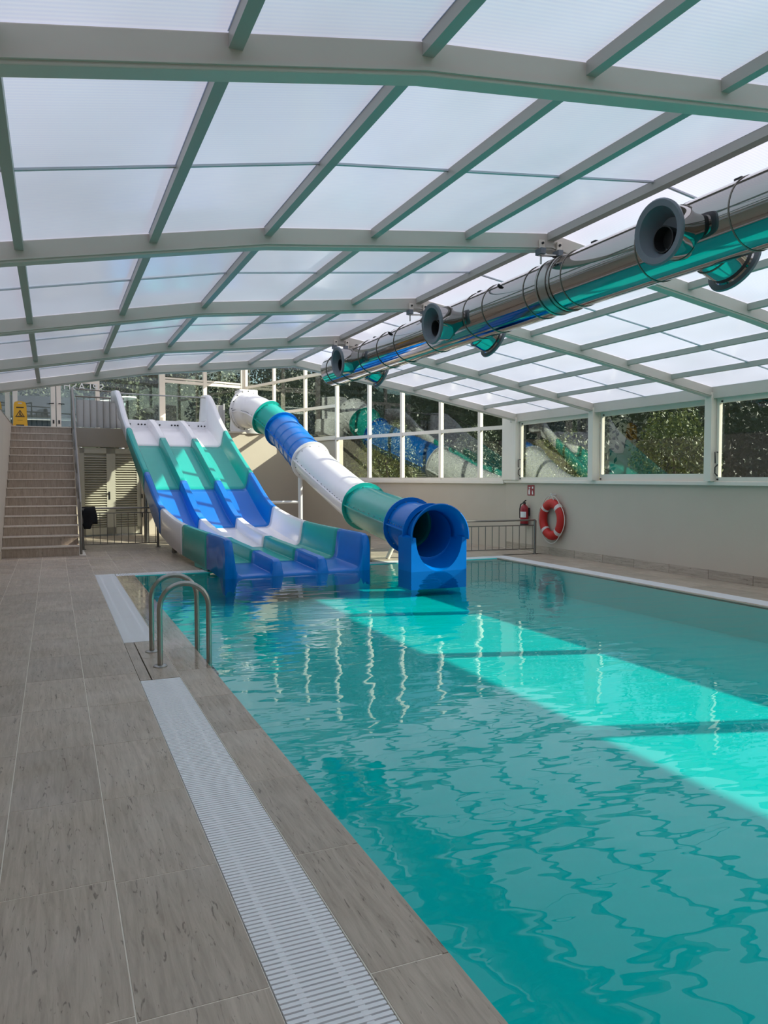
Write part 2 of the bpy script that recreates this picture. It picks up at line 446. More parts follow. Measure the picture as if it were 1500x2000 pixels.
# gratings
slat_me = mesh(*box(-(GX1 - GX0) / 2, (GX1 - GX0) / 2, -.0076, .0076, -.02, 0), 'grate', name='slat')
def grating(y0, y1, label, single):
    g = empty('overflow_grating', ((GX0 + GX1) / 2, (y0 + y1) / 2, 0), label, 'grating')
    n = int((y1 - y0) / 0.0232)
    if single:
        for i in range(n):
            link('slat', slat_me, g, ((GX0 + GX1) / 2, y0 + (i + .5) * (y1 - y0) / n, 0))
    else:
        vfs = [box(GX0, GX1, y0 + (i + .5) * (y1 - y0) / n - .0068, y0 + (i + .5) * (y1 - y0) / n + .0068, -.02, 0) for i in range(n)]
        tag(part('slats', join(*vfs), 'grate', g), kind='stuff')
    for x in (GX0 + .07, GX1 - .07):
        part('connector', join(box(x - .011, x + .011, y0, y1, -.022, -.003)), 'grate', g)
grating(0.6, 5.85, 'white slatted overflow grating in the near deck, foreground to the ladder', True)
grating(7.27, PY1 + .33, 'white overflow grating beside the pool beyond the ladder', False)
def cross_grating(x0, x1, y0, y1, along, label):
    g = empty('overflow_grating', ((x0 + x1) / 2, (y0 + y1) / 2, 0), label, 'grating')
    vfs = []
    if along == 'x':
        n = int((x1 - x0) / .0232)
        vfs = [box(x0 + (i + .2) * (x1 - x0) / n, x0 + (i + .8) * (x1 - x0) / n, y0, y1, -.02, 0) for i in range(n)]
        con = [box(x0, x1, y - .011, y + .011, -.022, -.003) for y in (y0 + .08, y1 - .08)]
    else:
        n = int((y1 - y0) / .0232)
        vfs = [box(x0, x1, y0 + (i + .2) * (y1 - y0) / n, y0 + (i + .8) * (y1 - y0) / n, -.02, 0) for i in range(n)]
        con = [box(x - .011, x + .011, y0, y1, -.022, -.003) for x in (x0 + .08, x1 - .08)]
    tag(part('slats', join(*vfs), 'grate', g), kind='stuff')
    for c in con: part('connector', c, 'grate', g)
cross_grating(GX1 + .01, PX1 + .07, PY1 + .045, PY1 + .335, 'x', 'white overflow grating along the far pool edge under the slides')
cross_grating(PX1 + .075, PX1 + .365, 0.0, PY1 + .335, 'y', 'white overflow grating along the right pool edge')

# ------------------------------------------------------------------ walls
YA = 14.0                                             # where the right wall turns
wall_r = part('wall_right', box(XR, XR + .22, -5, YA + .02, -.02, 1.38), 'wall')
tag(wall_r, 'beige rendered wall below the right-hand windows', kind='structure')
base_r = empty('baseboard_right', (XR, 6, 0), 'grey stone skirting tiles along the right wall', kind='structure')
sk = mesh(*box(-.012, 0, -TL / 2 + .004, TL / 2 - .004, 0, .14), 'skirt', name='skirting_tile')
y = YA - TL / 2 - .02
while y > 2.0:
    link('skirting_tile', sk, base_r, (XR, y, 0)); y -= TL
sill_r = part('trim_1', join(box(XR - .05, XR + .24, -5, YA, 1.38, 1.44)), 'alu_white', bevel=.008)
tag(sill_r, 'cream white window sill along the right wall', kind='structure')

wall_l = part('wall_left', join(box(XL - .2, XL, -5, 23.4, -.02, 2.78)), 'wall')
tag(wall_l, 'tall beige rendered wall at the left beside the stairs', kind='structure')
part('coping', box(XL - .22, XL, 13.6, 23.3, 2.78, 2.81), 'rail', wall_l)
sw = empty('wall_light', (XL, 14.65, 1.44), 'small grey box fitting on the left wall before the stairs', 'wall light')
part('housing', box(XL, XL + .03, 14.55, 14.75, 1.36, 1.52), 'nozzle', sw, bevel=.006)
part('cover', box(XL + .03, XL + .036, 14.57, 14.73, 1.38, 1.50), 'rail', sw)
base_l = empty('baseboard_left', (XL, 8, 0), 'grey stone skirting tiles along the left wall', kind='structure')
skl = mesh(*box(0, .012, -TL / 2 + .004, TL / 2 - .004, 0, .14), 'skirt', name='skirting_tile')
y = 15.35
while y > 3:
    link('skirting_tile', skl, base_l, (XL, y, 0)); y -= TL

wall_n = part('wall_near', box(XL, XR, -5.2, -5.0, -.02, 3.6), 'wall')
tag(wall_n, 'beige end wall behind the camera', kind='structure')

# angled far wall: line from A along DA; back wall from Q along EB
A0 = Vector((8.83, YA, 0)); DA = Vector((-.2607, .9654, 0)); NA = Vector((.9654, .2607, 0))   # NA points outdoors
Q0 = A0 + DA * 11.5; EB = Vector((-.9654, -.2607, 0)); NB = Vector((-.2607, .9654, 0))
def pa(t, z, d=0.0): return A0 + DA * t + NA * d + Vector((0, 0, z))
def pb(t, z, d=0.0): return Q0 + EB * t + NB * d + Vector((0, 0, z))
def slab(p, t0, t1, z0, z1, d0, d1):
    v = [p(t0, z0, d0), p(t1, z0, d0), p(t1, z0, d1), p(t0, z0, d1), p(t0, z1, d0), p(t1, z1, d0), p(t1, z1, d1), p(t0, z1, d1)]
    return v, [(0, 3, 2, 1), (4, 5, 6, 7), (0, 1, 5, 4), (1, 2, 6, 5), (2, 3, 7, 6), (3, 0, 4, 7)]
wall_a = part('wall_far', join(slab(pa, -.02, 6.22, -.02, 1.36, .015, .2), slab(pa, 6.22, 11.5, -.02, 2.53, .02, .2)), 'wall')
tag(wall_a, 'beige rendered wall behind the tube slide, turning away from the pool', kind='structure')
sill_a = part('trim_2', join(slab(pa, 0, 6.25, 1.36, 1.43, -.05, .2), slab(pa, 6.25, 11.5, 2.53, 2.585, -.02, .2)), 'alu_white', bevel=.006)
tag(sill_a, 'cream white sill under the far glazed wall', kind='structure')

# platform block with front wall
def fp(x): return 20.62 + (x - 0.46) * 0.21
plat = part('floor_platform', prism([(XL, 20.66), (0.44, 20.66), (0.46, 20.63), (6.80, 21.95), (5.86, 25.05), (-0.92, 23.28)], PLZ - .16, PLZ), 'tread')
tag(plat, 'raised tiled platform at the top of the stairs', kind='structure')
DX0, DX1 = 0.62, 2.12
def fslab(x0, x1, z0, z1, d0, d1):
    v = [(x0, fp(x0) + d0, z0), (x1, fp(x1) + d0, z0), (x1, fp(x1) + d1, z0), (x0, fp(x0) + d1, z0)]
    v += [(a, b, z1) for a, b, c in v]
    return v, [(0, 3, 2, 1), (4, 5, 6, 7), (0, 1, 5, 4), (1, 2, 6, 5), (2, 3, 7, 6), (3, 0, 4, 7)]
wall_p = part('wall_platform', join(fslab(.46, DX0, -.02, PLZ, 0, .2), fslab(DX1, 6.80, -.02, PLZ, 0, .2), fslab(DX0, DX1, 2.26, PLZ, 0, .2)), 'wall')
tag(wall_p, 'beige rendered wall under the upper platform', kind='structure')
part('fascia', fslab(.46, 2.4, 2.27, PLZ - .01, -.015, 0), 'fascia', wall_p)  # strip coloured darker for the recess shade over the doors
part('cap', fslab(3.9, 6.75, PLZ - .01, PLZ + .04, -.03, .2), 'alu_white', wall_p)

# louvre doors under the platform
def louver_door(n, x0, x1, label, handle):
    d = empty('door_%d' % n, (x0, fp(x0), 0), label, kind='structure')
    part('frame', join(fslab(x0, x0 + .11, .04, 2.24, .03, .08), fslab(x1 - .11, x1, .04, 2.24, .03, .08), fslab(x0, x1, 2.1, 2.24, .03, .08),
         fslab(x0, x1, .04, .22, .03, .08)), 'louver', d)
    part('back_panel', fslab(x0 + .05, x1 - .05, .1, 2.2, .09, .11), 'louver', d)
    w = x1 - x0 - .22
    sl = mesh(*bar((-w / 2, .0, 0), (w / 2, w * .21, 0), .055, .010, up=(0, -.55, .83)), 'louver', name='louver_slat')
    for i in range(30):
        link('louver_slat', sl, d, (x0 + .11 + w / 2, fp(x0 + .11) + .045, .26 + i * .0605))
    if handle:
        h = part('handle', join(tube([(x1 - .05, fp(x1) + .03, 1.08), (x1 - .05, fp(x1) - .03, 1.08), (x1 - .17, fp(x1) - .035, 1.08)], .012, 8)), 'black', d)
        part('escutcheon', box(x1 - .07, x1 - .03, fp(x1) + .01, fp(x1) + .03, .93, 1.13), 'black', d)
    else:
        for z in (.45, .95):
            part('hinge', box(x1 + .0, x1 + .03, fp(x1) - .02, fp(x1) + .02, z, z + .11), 'black', d)
louver_door(1, DX0, 1.37, 'cream louvred door with black lever handle beside the stairs', True)
louver_door(2, 1.37, DX1, 'cream louvred door leaf behind the triple slide', False)

# ------------------------------------------------------------------ stairs
st = empty('staircase', (-.22, 15.8, 0), 'stone clad straight staircase climbing along the left wall', 'stairs')
NR = 15; RZ = PLZ / NR; RUN = (20.62 - 15.78) / (NR - 1)
SX0, SX1 = XL + .004, 0.44
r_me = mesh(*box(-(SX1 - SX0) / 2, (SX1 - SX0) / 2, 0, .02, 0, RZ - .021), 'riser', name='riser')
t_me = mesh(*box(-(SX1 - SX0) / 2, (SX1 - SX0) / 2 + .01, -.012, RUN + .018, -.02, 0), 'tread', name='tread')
core = []
for i in range(NR):
    y = 15.78 + i * RUN
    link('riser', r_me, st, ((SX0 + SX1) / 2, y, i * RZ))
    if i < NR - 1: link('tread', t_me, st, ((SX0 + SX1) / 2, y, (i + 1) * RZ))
    if i < NR - 1: core.append(box(SX0, SX1, y + .021, 20.62, i * RZ, (i + 1) * RZ - .021))
part('core', join(*core), 'fascia', st)
part('top_nosing', box(SX0, SX1 + .01, 20.60, 20.66, PLZ - .02, PLZ + .004), 'tread', st)

hr = empty('stair_handrail', (.47, 15.8, 0), 'grey steel handrail on the right side of the stairs', 'handrail')
HX = .475
part('top_rail', tube([(HX, 15.82, .02), (HX, 15.82, 1.02), (HX, 15.95, 1.14), (HX, 20.55, 3.66), (HX, 20.75, 3.72), (HX, 21.6, 3.72)], .024, 10), 'rail', hr, smooth=40)
part('mid_rail', tube([(HX, 15.84, .55), (HX, 20.6, 3.18)], .014, 8), 'rail', hr, smooth=40)
part('stringer', join(bar((HX - .012, 15.9, .16), (HX - .012, 20.55, 2.70), .012, .10)), 'rail', hr)
for i in range(1, 6):
    y = 15.82 + i * .945; zb = (y - 15.78) / RUN * RZ
    part('post', tube([(HX, y, zb), (HX, y, 1.14 + (y - 15.95) * (3.66 - 1.14) / 4.6)], .016, 8), 'rail', hr, smooth=40)
part('end_post', tube([(HX, 21.6, PLZ), (HX, 21.6, 3.72)], .02, 8), 'rail', hr, smooth=40)

# ------------------------------------------------------------------ roof
roof = empty('ceiling', (4.0, 5, 2.7), 'telescopic roof of grey ribs and frosted polycarbonate panels', kind='structure')
RH, RT = .145, .10
def rib(y):
    pts = ROOF; V = []; F = []
    for x, z in pts:
        for dy, dz in ((-RT / 2, 0), (RT / 2, 0), (RT / 2, RH), (-RT / 2, RH)):
            V.append((x, y + dy, z + dz))
    for i in range(len(pts) - 1):
        for j in range(4):
            a, b = i * 4 + j, i * 4 + (j + 1) % 4
            F.append((a, b, b + 4, a + 4))
    F += [(0, 3, 2, 1), tuple(len(V) - 4 + k for k in range(4))]
    r = part('rib', (V, F), 'alu', roof, bevel=.006)
    # small lower flange lip
    V2, F2 = [], []
    for x, z in pts:
        for dy, dz in ((-RT / 2 - .012, .018), (RT / 2 + .012, .018), (RT / 2 + .012, .034), (-RT / 2 - .012, .034)):
            V2.append((x, y + dy, z + dz))
    for i in range(len(pts) - 1):
        for j in range(4):
            a, b = i * 4 + j, i * 4 + (j + 1) % 4
            F2.append((a, b, b + 4, a + 4))
    F2 += [(0, 3, 2, 1), tuple(len(V2) - 4 + k for k in range(4))]
    part('flange', (V2, F2), 'alu', r)
    part('post', box(XR - .13, XR + .03, y - .065, y + .065, 1.44, 2.72), 'alu_white', r, bevel=.006)
for y in RIBY: rib(y)
PURX = [-0.98, -0.18, 0.68, 1.51, 2.37, 3.22, 4.05, 4.88, 5.66, 6.44, 7.22, 8.00, 8.80]
_pm = {}
for bi in range(len(RIBY) - 1):
    y0, y1 = RIBY[bi] + RT / 2, RIBY[bi + 1] - RT / 2
    ym = (y0 + y1) / 2
    for xi, x in enumerate(PURX):
        z = roofz(x) + RH - .035
        if 0 < xi < 12:
            key = ('p', round(y1 - y0, 3), x == 4.05)
            w = .075 if x == 4.05 else .055
            if key not in _pm: _pm[key] = mesh(*box(-w / 2, w / 2, -(y1 - y0) / 2, (y1 - y0) / 2, -.03, .035), 'purlin', name='purlin')
            link('purlin', _pm[key], roof, (x, ym, z))
    for xi in range(12):
        xa, xb = PURX[xi] + .0, PURX[xi + 1] - .0
        za, zb = roofz(xa) + RH + .003, roofz(xb) + RH + .003
        xm = (xa + xb) / 2
        # a knee that falls inside a bay is followed because purlins sit on the knees
        for h, (ya, yb) in enumerate(((y0 - .04, ym - .004), (ym + .004, y1 + .04))):
            key = ('s', xi, round(yb - ya, 3))
            if key not in _pm:
                hw, hl = (xb - xa) / 2, (yb - ya) / 2; dz = (zb - za) / 2
                v = [(-hw, -hl, -dz), (hw, -hl, dz), (hw, hl, dz), (-hw, hl, -dz)]
                _pm[key] = mesh(v, [(0, 1, 2, 3)], 'panel', name='roof_panel')
            link('roof_panel', _pm[key], roof, (xm, (ya + yb) / 2, (za + zb) / 2))
    jp = [(x, ym, roofz(x) + RH - .004) for x in (-.98, 1.5, 4.05, 6.5, 8.8)]
    part('joint_strip', join(*[bar(jp[i], jp[i + 1], .022, .012) for i in range(4)]), 'joint', roof)
part('eave_beam', box(XR - .10, XR + .06, -5, YA - .3, 2.635, 2.80), 'alu', roof)
part('eave_beam', box(XL - .16, XL + .0, -5, 13.6, 2.76, 2.95), 'alu', roof)

# taller lobby beyond the last rib
lob = empty('ceiling_lobby', (4, 20, 5.2), 'frosted roof of the taller hall above the platform', kind='structure')
part('roof_panel', ([(-1.1, 13.56, 5.2), (9.2, 13.56, 5.2), (5.7, 25.3, 5.2), (-1.1, 23.4, 5.2)], [(0, 1, 2, 3)]), 'panel', lob)
part('gable_panel', ([(ROOF[i][0], 13.56, ROOF[i][1] + .14) for i in range(5)] + [(8.8, 13.56, 5.2), (-1.0, 13.56, 5.2)], [tuple(range(7))]), 'panel', lob)
part('side_panel', ([(XL - .1, 13.56, 2.8), (XL - .1, 23.3, 2.8), (XL - .1, 23.3, 5.2), (XL - .1, 13.56, 5.2)], [(0, 1, 2, 3)]), 'glass', lob)
for y in (16.0, 18.4, 20.8):
    part('beam', box(XL - .1, 8.7 - (y - 14) * .27, y - .05, y + .05, 5.05, 5.18), 'alu', lob)

# ------------------------------------------------------------------ right-hand windows
def side_window(n, y0, y1, label, low, handle, depth):
    """framed pane between two roof posts"""
    xg = XR + depth
    z0, z1 = 1.44, 2.635
    bt = .11 if low else .06
    w = part('window_%d' % n, join(
        box(xg - .03, xg + .03, y0, y1, z0, z0 + bt), box(xg - .03, xg + .03, y0, y1, z1 - .07, z1),
        box(xg - .03, xg + .03, y0, y0 + .045, z0 + bt, z1 - .07), box(xg - .03, xg + .03, y1 - .045, y1, z0 + bt, z1 - .07)), 'alu_white', origin=(xg, (y0 + y1) / 2, z0))
    tag(w, label, kind='structure')
    part('pane', box(xg - .005, xg + .005, y0 + .04, y1 - .04, z0 + bt - .01, z1 - .06), 'glass', w)
    if handle:
        yy = y1 - .03; xx = xg - .03
        part('handle', tube([(xx, yy, 1.86), (xx - .05, yy, 1.86), (xx - .055, yy - .01, 1.70)], .011, 8), 'black', w, smooth=50)
        part('pull', tube([(xx, yy, 1.68), (xx - .05, yy, 1.64), (xx - .05, yy, 1.56), (xx, yy, 1.52)], .009, 8), 'black', w, smooth=50)
    for (a, b) in ((y1 - .04, z0 + .03), (y1 - .1, z1 - .05)):
        part('stopper', lathe([(.012, 0), (.012, .02)], (xg - .05, a, b), (1, 0, 0), 8), 'black', w)
side_window(1, 11.12, 13.43, 'white framed window nearest the far corner above the fire extinguisher', False, True, .0)
side_window(2, 8.47, 10.98, 'white framed window with a deep bottom rail, second from the far corner', True, False, .06)
side_window(3, 5.82, 8.33, 'white framed window with black handles at the right edge of the photo', False, True, .0)
side_window(4, 3.15, 5.68, 'white framed window nearer than the right edge of the photo', True, False, .06)
side_window(5, .54, 2.99, 'white framed window beside the camera position', False, True, .0)
cp = part('trim_3', join(box(XR - .08, XR + .1, 13.58, YA + .03, 1.44, 2.75)), 'alu_white', bevel=.006)
tag(cp, 'cream white corner post where the right wall turns', kind='structure')

# ------------------------------------------------------------------ far glazed wall
MT = [0.02, 0.76, 2.03, 3.44, 4.78, 6.25, 7.86, 9.65, 11.45]
fw = empty('window_6', pa(5.7, 1.4), 'large gridded cream framed glazed wall behind the tube slide', kind='structure')
for i, t in enumerate(MT):
    zb = 1.43 if t < 6.3 else 2.58
    part('mullion', slab(pa, t - .038, t + .038, zb, 5.2, -.02, .07), 'alu_white', fw)
for i in range(len(MT) - 1):
    a, b = MT[i] + .038, MT[i + 1] - .038
    zr = [2.56]
    if MT[i] > 6.2: zr = [3.47, 4.42]
    if MT[i] > 6.2:
        lv = [2.585] + zr + [5.2]
    else:
        lv = [1.43] + zr + [5.2]
    for z in zr: part('rail', slab(pa, a, b, z - .04, z + .04, -.015, .06), 'alu_white', fw)
    part('bottom_rail', slab(pa, a, b, lv[0], lv[0] + .06, -.01, .05), 'alu_white', fw)
    for k in range(len(lv) - 1):
        part('pane', slab(pa, a - .01, b + .01, lv[k] + .03, lv[k + 1] - .03, .02, .028), 'glass', fw)

BT = [0.05, 1.41, 2.82, 4.2, 5.86, 7.0]
bw = empty('window_7', pb(3, PLZ), 'cream framed glazed back wall above the platform', kind='structure')
for t in BT[:-1]:
    w = .09 if t in (0.05, 2.82) else .06
    if t == 4.2: continue
    part('mullion', slab(pb, t - w, t + w, PLZ, 5.2, -.03, .06), 'alu_white', bw)
for (a, b, lv) in ((.14, 1.35, [PLZ, 4.44, 5.2]), (1.47, 2.73, [PLZ, 4.44, 5.2]), (2.91, 5.8, [PLZ, 5.2])):
    for z in lv[1:-1]:
        part('rail', slab(pb, a, b, z - .045, z + .045, -.02, .05), 'alu_white', bw)
        part('rail', slab(pb, a, b, z + .07, z + .12, -.02, .05), 'alu_white', bw)
    for k in range(len(lv) - 1):
        part('pane', slab(pb, a - .01, b + .01, lv[k] + .02, lv[k + 1] - .02, .01, .018), 'glass', bw)

def glass_door(n, t0, t1, hside, label):
    d = empty('door_%d' % n, pb((t0 + t1) / 2, PLZ), label, kind='structure')
    part('frame', join(slab(pb, t0, t0 + .12, PLZ, 4.3, -.05, .02), slab(pb, t1 - .12, t1, PLZ, 4.3, -.05, .02), slab(pb, t0 + .12, t1 - .12, 4.18, 4.3, -.05, .02),
         slab(pb, t0 + .12, t1 - .12, PLZ, PLZ + .1, -.05, .02)), 'alu_white', d)
    part('pane', slab(pb, t0 + .11, t1 - .11, PLZ + .09, 4.19, -.018, -.01), 'glass', d)
    th = t0 + .06 if hside < 0 else t1 - .06; s = .13 if hside < 0 else -.13
    part('handle', tube([pb(th, 3.56, -.05), pb(th, 3.56, -.11), pb(th + s, 3.55, -.11)], .014, 8), 'black', d, smooth=50)
    part('lock', slab(pb, th - .02, th + .02, 3.0, 3.1, -.07, -.05), 'black', d)
glass_door(3, 5.95, 7.05, -1, 'cream framed glass door leaf behind the yellow floor sign')
glass_door(4, 4.72, 5.92, 1, 'cream framed glass door leaf above the stair handrail')
part('transom', slab(pb, 4.6, 7.1, 4.32, 5.2, .0, .02), 'glass', bw)

# mirrored lettering on the back glass (written for people outside)
sg = empty('glass_lettering', pb(4.55, 4.0, -.02), 'white SPLASH lettering seen mirrored on the dark glass above the stairs', 'lettering')
tx = 4.60
for ch in 'SPLASH':
    cu = bpy.data.curves.new('letter', 'FONT'); cu.body = ch; cu.size = .30; cu.extrude = .004
    tmp = bpy.data.objects.new('tmp_letter', cu); COL.objects.link(tmp)
    bpy.context.view_layer.update()
    me = bpy.data.meshes.new_from_object(tmp.evaluated_get(bpy.context.evaluated_depsgraph_get()))
    bpy.data.objects.remove(tmp, do_unlink=True)
    wd = max(v.co.x for v in me.vertices)
    vs_ = [pb(tx + v.co.x, 3.98 + v.co.y, -.060 + v.co.z * .5) for v in me.vertices]
    part('letter', (vs_, [tuple(p.vertices) for p in me.polygons]), 'white', sg)
    bpy.data.meshes.remove(me)
    tx += wd + .035

# ------------------------------------------------------------------ triple slide
SA = math.radians(5.7)
SD = Vector((-math.sin(SA), math.cos(SA), 0)); SC = Vector((math.cos(SA), math.sin(SA), 0))     # up the slide, across it
S0 = Vector((2.325, 11.33, 0))
sl = empty('triple_lane_slide', S0 + SC * 1.2, 'wide three-lane water slide in white, sea green and blue bands', 'water slide')
zr_k = ([0, .95, 2.46, 4.10, 5.57, 7.43, 8.0, 8.5, 8.9, 9.75], [.575, .60, .655, .88, 1.6, 2.635, 3.0, 3.42, 3.64, 3.68])
zf_k = ([0, .5, .95, 2.46, 4.1, 5.57, 7.43, 8.2, 8.62], [.02, .05, .09, .2, .46, 1.22, 2.22, 2.58, 2.72])
def section_at(s, end=None):
    zr = pchip(*zr_k, s); zf = pchip(*zf_k, s); hd = .2
    drop = pchip([0, 1, 4.1, 7.43, 9.3], [.62, .55, .50, .30, .30], s)
    zb = max(zr - drop, .02 if s > .8 else -.25)
    if s > 8.62:
        k = min(1, (s - 8.62) / .03); zf = 2.72 + .19 * k; hd = max(.02, .18 * (1 - k) + .02)
        zb = max(zb, 2.45)
    if end is not None:
        zr, zf, hd = end; zb = -.25
    h = [(0, zb), (0, zr - .035), (.02, zr - .005), (.045, zr), (.085, zr - .005), (.105, zr - .035), (.155, zf + .10), (.185, zf + .035), (.25, zf), (.72, zf), (.735, zf + .015),
         (.755, zf + hd - .025), (.772, zf + hd), (.868, zf + hd), (.885, zf + hd - .025), (.905, zf + .015), (.92, zf), (1.2, zf)]
    return h + [(2.4 - w, z) for w, z in h[-2::-1]]
def slide_section(s0, s1, mat, label, extra=None):
    st_ = []
    if extra: st_ += extra
    n = max(4, int((s1 - s0) / .12))
    ss = [s0 + (s1 - s0) * i / n for i in range(n + 1)]
    if s1 > 8.6: ss = sorted(set(ss + [8.60, 8.62, 8.65, 8.66]))
    if extra: ss = [s for s in ss if s > .16]
    for s in ss: st_.append((s, section_at(s)))
    V = []; F = []; m = len(st_[0][1])
    for s, sec in st_:
        for w, z in sec: V.append(S0 + SD * s + SC * w + Vector((0, 0, z)))
    for i in range(len(st_) - 1):
        for j in range(m - 1):
            F.append((i * m + j, i * m + j + 1, (i + 1) * m + j + 1, (i + 1) * m + j))
    o = part('slide_section', (V, F), mat, sl, smooth=35)
    o['label'] = label
    sm = o.modifiers.new('thickness', 'SOLIDIFY'); sm.thickness = .014; sm.offset = 1
    return o
front = [(-.005, section_at(0, (-.2, -.22, .0))), (0, section_at(0, (.40, -.03, .04))), (.015, section_at(0, (.48, .0, .12))), (.05, section_at(0, (.55, .015, .18))), (.1, section_at(0, (.572, .022, .2)))]
slide_section(0, .95, 'blue_gel', 'blue landing section', front)
slide_section(.955, 2.46, 'green_gel', 'sea green lower section')
slide_section(2.465, 4.10, 'white_gel', 'white lower section')
slide_section(4.105, 5.57, 'blue_gel', 'blue middle section')
slide_section(5.575, 7.43, 'green_gel', 'sea green upper section')
top = slide_section(7.435, 9.4, 'white_gel', 'white start section with tall sides')
for w in (.30, .50, .58, .66, 1.02, 1.32, 1.40, 1.47, 1.75, 2.0, 2.08, 2.16):
    part('water_inlet', lathe([(.021, 0), (.021, .012)], S0 + SD * 8.618 + SC * w + Vector((0, 0, 2.81)), -SD, 10), 'black', top)
part('start_bar', tube([S0 + SD * 8.95 + SC * .05 + Vector((0, 0, 3.58)), S0 + SD * 8.95 + SC * 2.35 + Vector((0, 0, 3.58))], .017, 8), 'steel', top, smooth=40)
for s, w in ((1.55, .0), (1.55, 2.34)):                # hanging side skirts seen below the green section
    part('skirt', join(bar(S0 + SD * .98 + SC * (w + .03) + Vector((0, 0, .13)), S0 + SD * 1.75 + SC * (w + .03) + Vector((0, 0, .13)), .05, .26)), 'green_gel', sl, bevel=.015)
for s in (4.3, 6.9):                                   # steel legs
    for w in (.3, 2.1):
        p = S0 + SD * s + SC * w; z = pchip(*zf_k, s) - .05
        part('leg', tube([(p.x, p.y, 0), (p.x, p.y, z)], .05, 12), 'rail' if w < 1 and s < 5 else 'steel', sl, smooth=40)

# ------------------------------------------------------------------ tube slide
tsl = empty('tube_slide', (5.7, 11.1, 0), 'enclosed tube slide in white, green and blue ending at the pool', 'water slide')
ctrl = [Vector(p) for p in ((4.86, 21.28, 3.36), (5.02, 21.08, 3.36), (5.26, 20.72, 3.24), (5.62, 19.90, 2.76), (5.71, 17.72, 1.89), (5.93, 16.1, 1.22), (5.88, 14.66, .90), (5.70, 12.1, .66), (5.71, 11.35, .58), (5.71, 11.05, .56))]
def catmull(P, seg=16):
    out = []; idx = []
    for i in range(len(P) - 1):
        p0 = P[max(i - 1, 0)]; p1 = P[i]; p2 = P[i + 1]; p3 = P[min(i + 2, len(P) - 1)]
        # centripetal-ish tangents scaled by segment length
        d = (p2 - p1).length
        t1 = (p2 - p0).normalized() * d; t2 = (p3 - p1).normalized() * d
        idx.append(len(out))
        for k in range(seg):
            t = k / seg; a = 2*t**3-3*t**2+1; b = t**3-2*t**2+t; c = -2*t**3+3*t**2; e = t**3-t**2
            out.append(p1 * a + t1 * b + p2 * c + t2 * e)
    idx.append(len(out)); out.append(P[-1])
    return out, idx
path, ix = catmull(ctrl)
FR = frames(path)
TR = .42
def tube_part(i0, i1, mat, label, ridges=False):
    V = []; F = []; n = 36; ii = list(range(i0, i1 + 1))
    rows = []
    for k, i in enumerate(ii):
        p, a, b = FR[i]
        rows.append((p, a, b, TR))
    if ridges:                                        # moulded rings
        rr = []
        for k in range(len(rows) - 1):
            p0, a0, b0, _ = rows[k]; p1 = rows[k + 1][0]
            for q in range(5):
                f = q / 5; r = TR + (.018 if (q in (0,) and k % 3 == 1) else 0)
                rr.append((p0.lerp(p1, f), a0, b0, r))
        rr.append(rows[-1]); rows = rr
    for p, a, b, r in rows:
        for j in range(n):
            t = 2 * math.pi * j / n
            V.append(p + a * (r * math.cos(t)) + b * (r * math.sin(t)))
    for i in range(len(rows) - 1):
        for j in range(n):
            j2 = (j + 1) % n
            F.append((i * n + j, i * n + j2, (i + 1) * n + j2, (i + 1) * n + j))
    o = part('tube_section', (V, F), mat, tsl, smooth=45)
    o['label'] = label
    sm = o.modifiers.new('thickness', 'SOLIDIFY'); sm.thickness = .012; sm.offset = 0
    # bolted end flanges
    for i, sgn in ((i0, 1), (i1, -1)):
        p, a, b = FR[i]; T = a.cross(b)
        part('flange', lathe([(TR - .01, 0), (TR + .075, 0), (TR + .075, .022), (TR - .01, .022)], p - (T * .022 if sgn < 0 else T * 0), T, 36, close=True), mat, o, smooth=40)
    # lengthwise seam flanges with bolts
    for ang in (math.radians(100), math.radians(-100)):
        vv = []; ff = []
        for i in ii:
            p, a, b = FR[i]; u = a * math.cos(ang) + b * math.sin(ang); w = b * math.cos(ang) - a * math.sin(ang)
            vv += [p + u * TR - w * .012, p + u * (TR + .05) - w * .012, p + u * (TR + .05) + w * .012, p + u * TR + w * .012]
        for k in range(len(ii) - 1):
            for j in range(4):
                ff.append((k * 4 + j, k * 4 + (j + 1) % 4, k * 4 + 4 + (j + 1) % 4, k * 4 + 4 + j))
        part('seam', (vv, ff), mat, o)
    bl = []
    for ang in (math.radians(97), math.radians(-97)):
        for i in ii[2:-1:2]:
            p, a, b = FR[i]; u = a * math.cos(ang) + b * math.sin(ang); w = (b * math.cos(ang) - a * math.sin(ang)) * (-1 if ang > 0 else 1)
            bl.append(lathe([(.011, 0), (.011, .012)], p + u * (TR + .028) + w * .012, w, 6))
    p, a, b = FR[i0 + 1]
    for j in range(12):
        t = 2 * math.pi * j / 12; u = a * math.cos(t) + b * math.sin(t)
        bl.append(lathe([(.012, 0), (.012, .012)], p + u * (TR + .004), u, 6))
    tag(part('bolts', join(*bl), 'black' if mat == 'white_gel' else 'steel', o), kind='stuff')
    return o
j = lambda k, f=0: ix[k] + int(16 * f)
tube_part(j(0), j(2, .3), 'white_gel', 'white entry elbow')
tube_part(j(2, .3), j(3), 'green_gel', 'short green ring')
tube_part(j(3), j(4), 'blue_gel', 'ribbed blue section', True)
tube_part(j(4), j(6), 'white_gel', 'curved white section')
tube_part(j(6), j(7), 'green_gel', 'green section')
tube_part(j(7), j(8), 'blue_gel', 'short blue section')
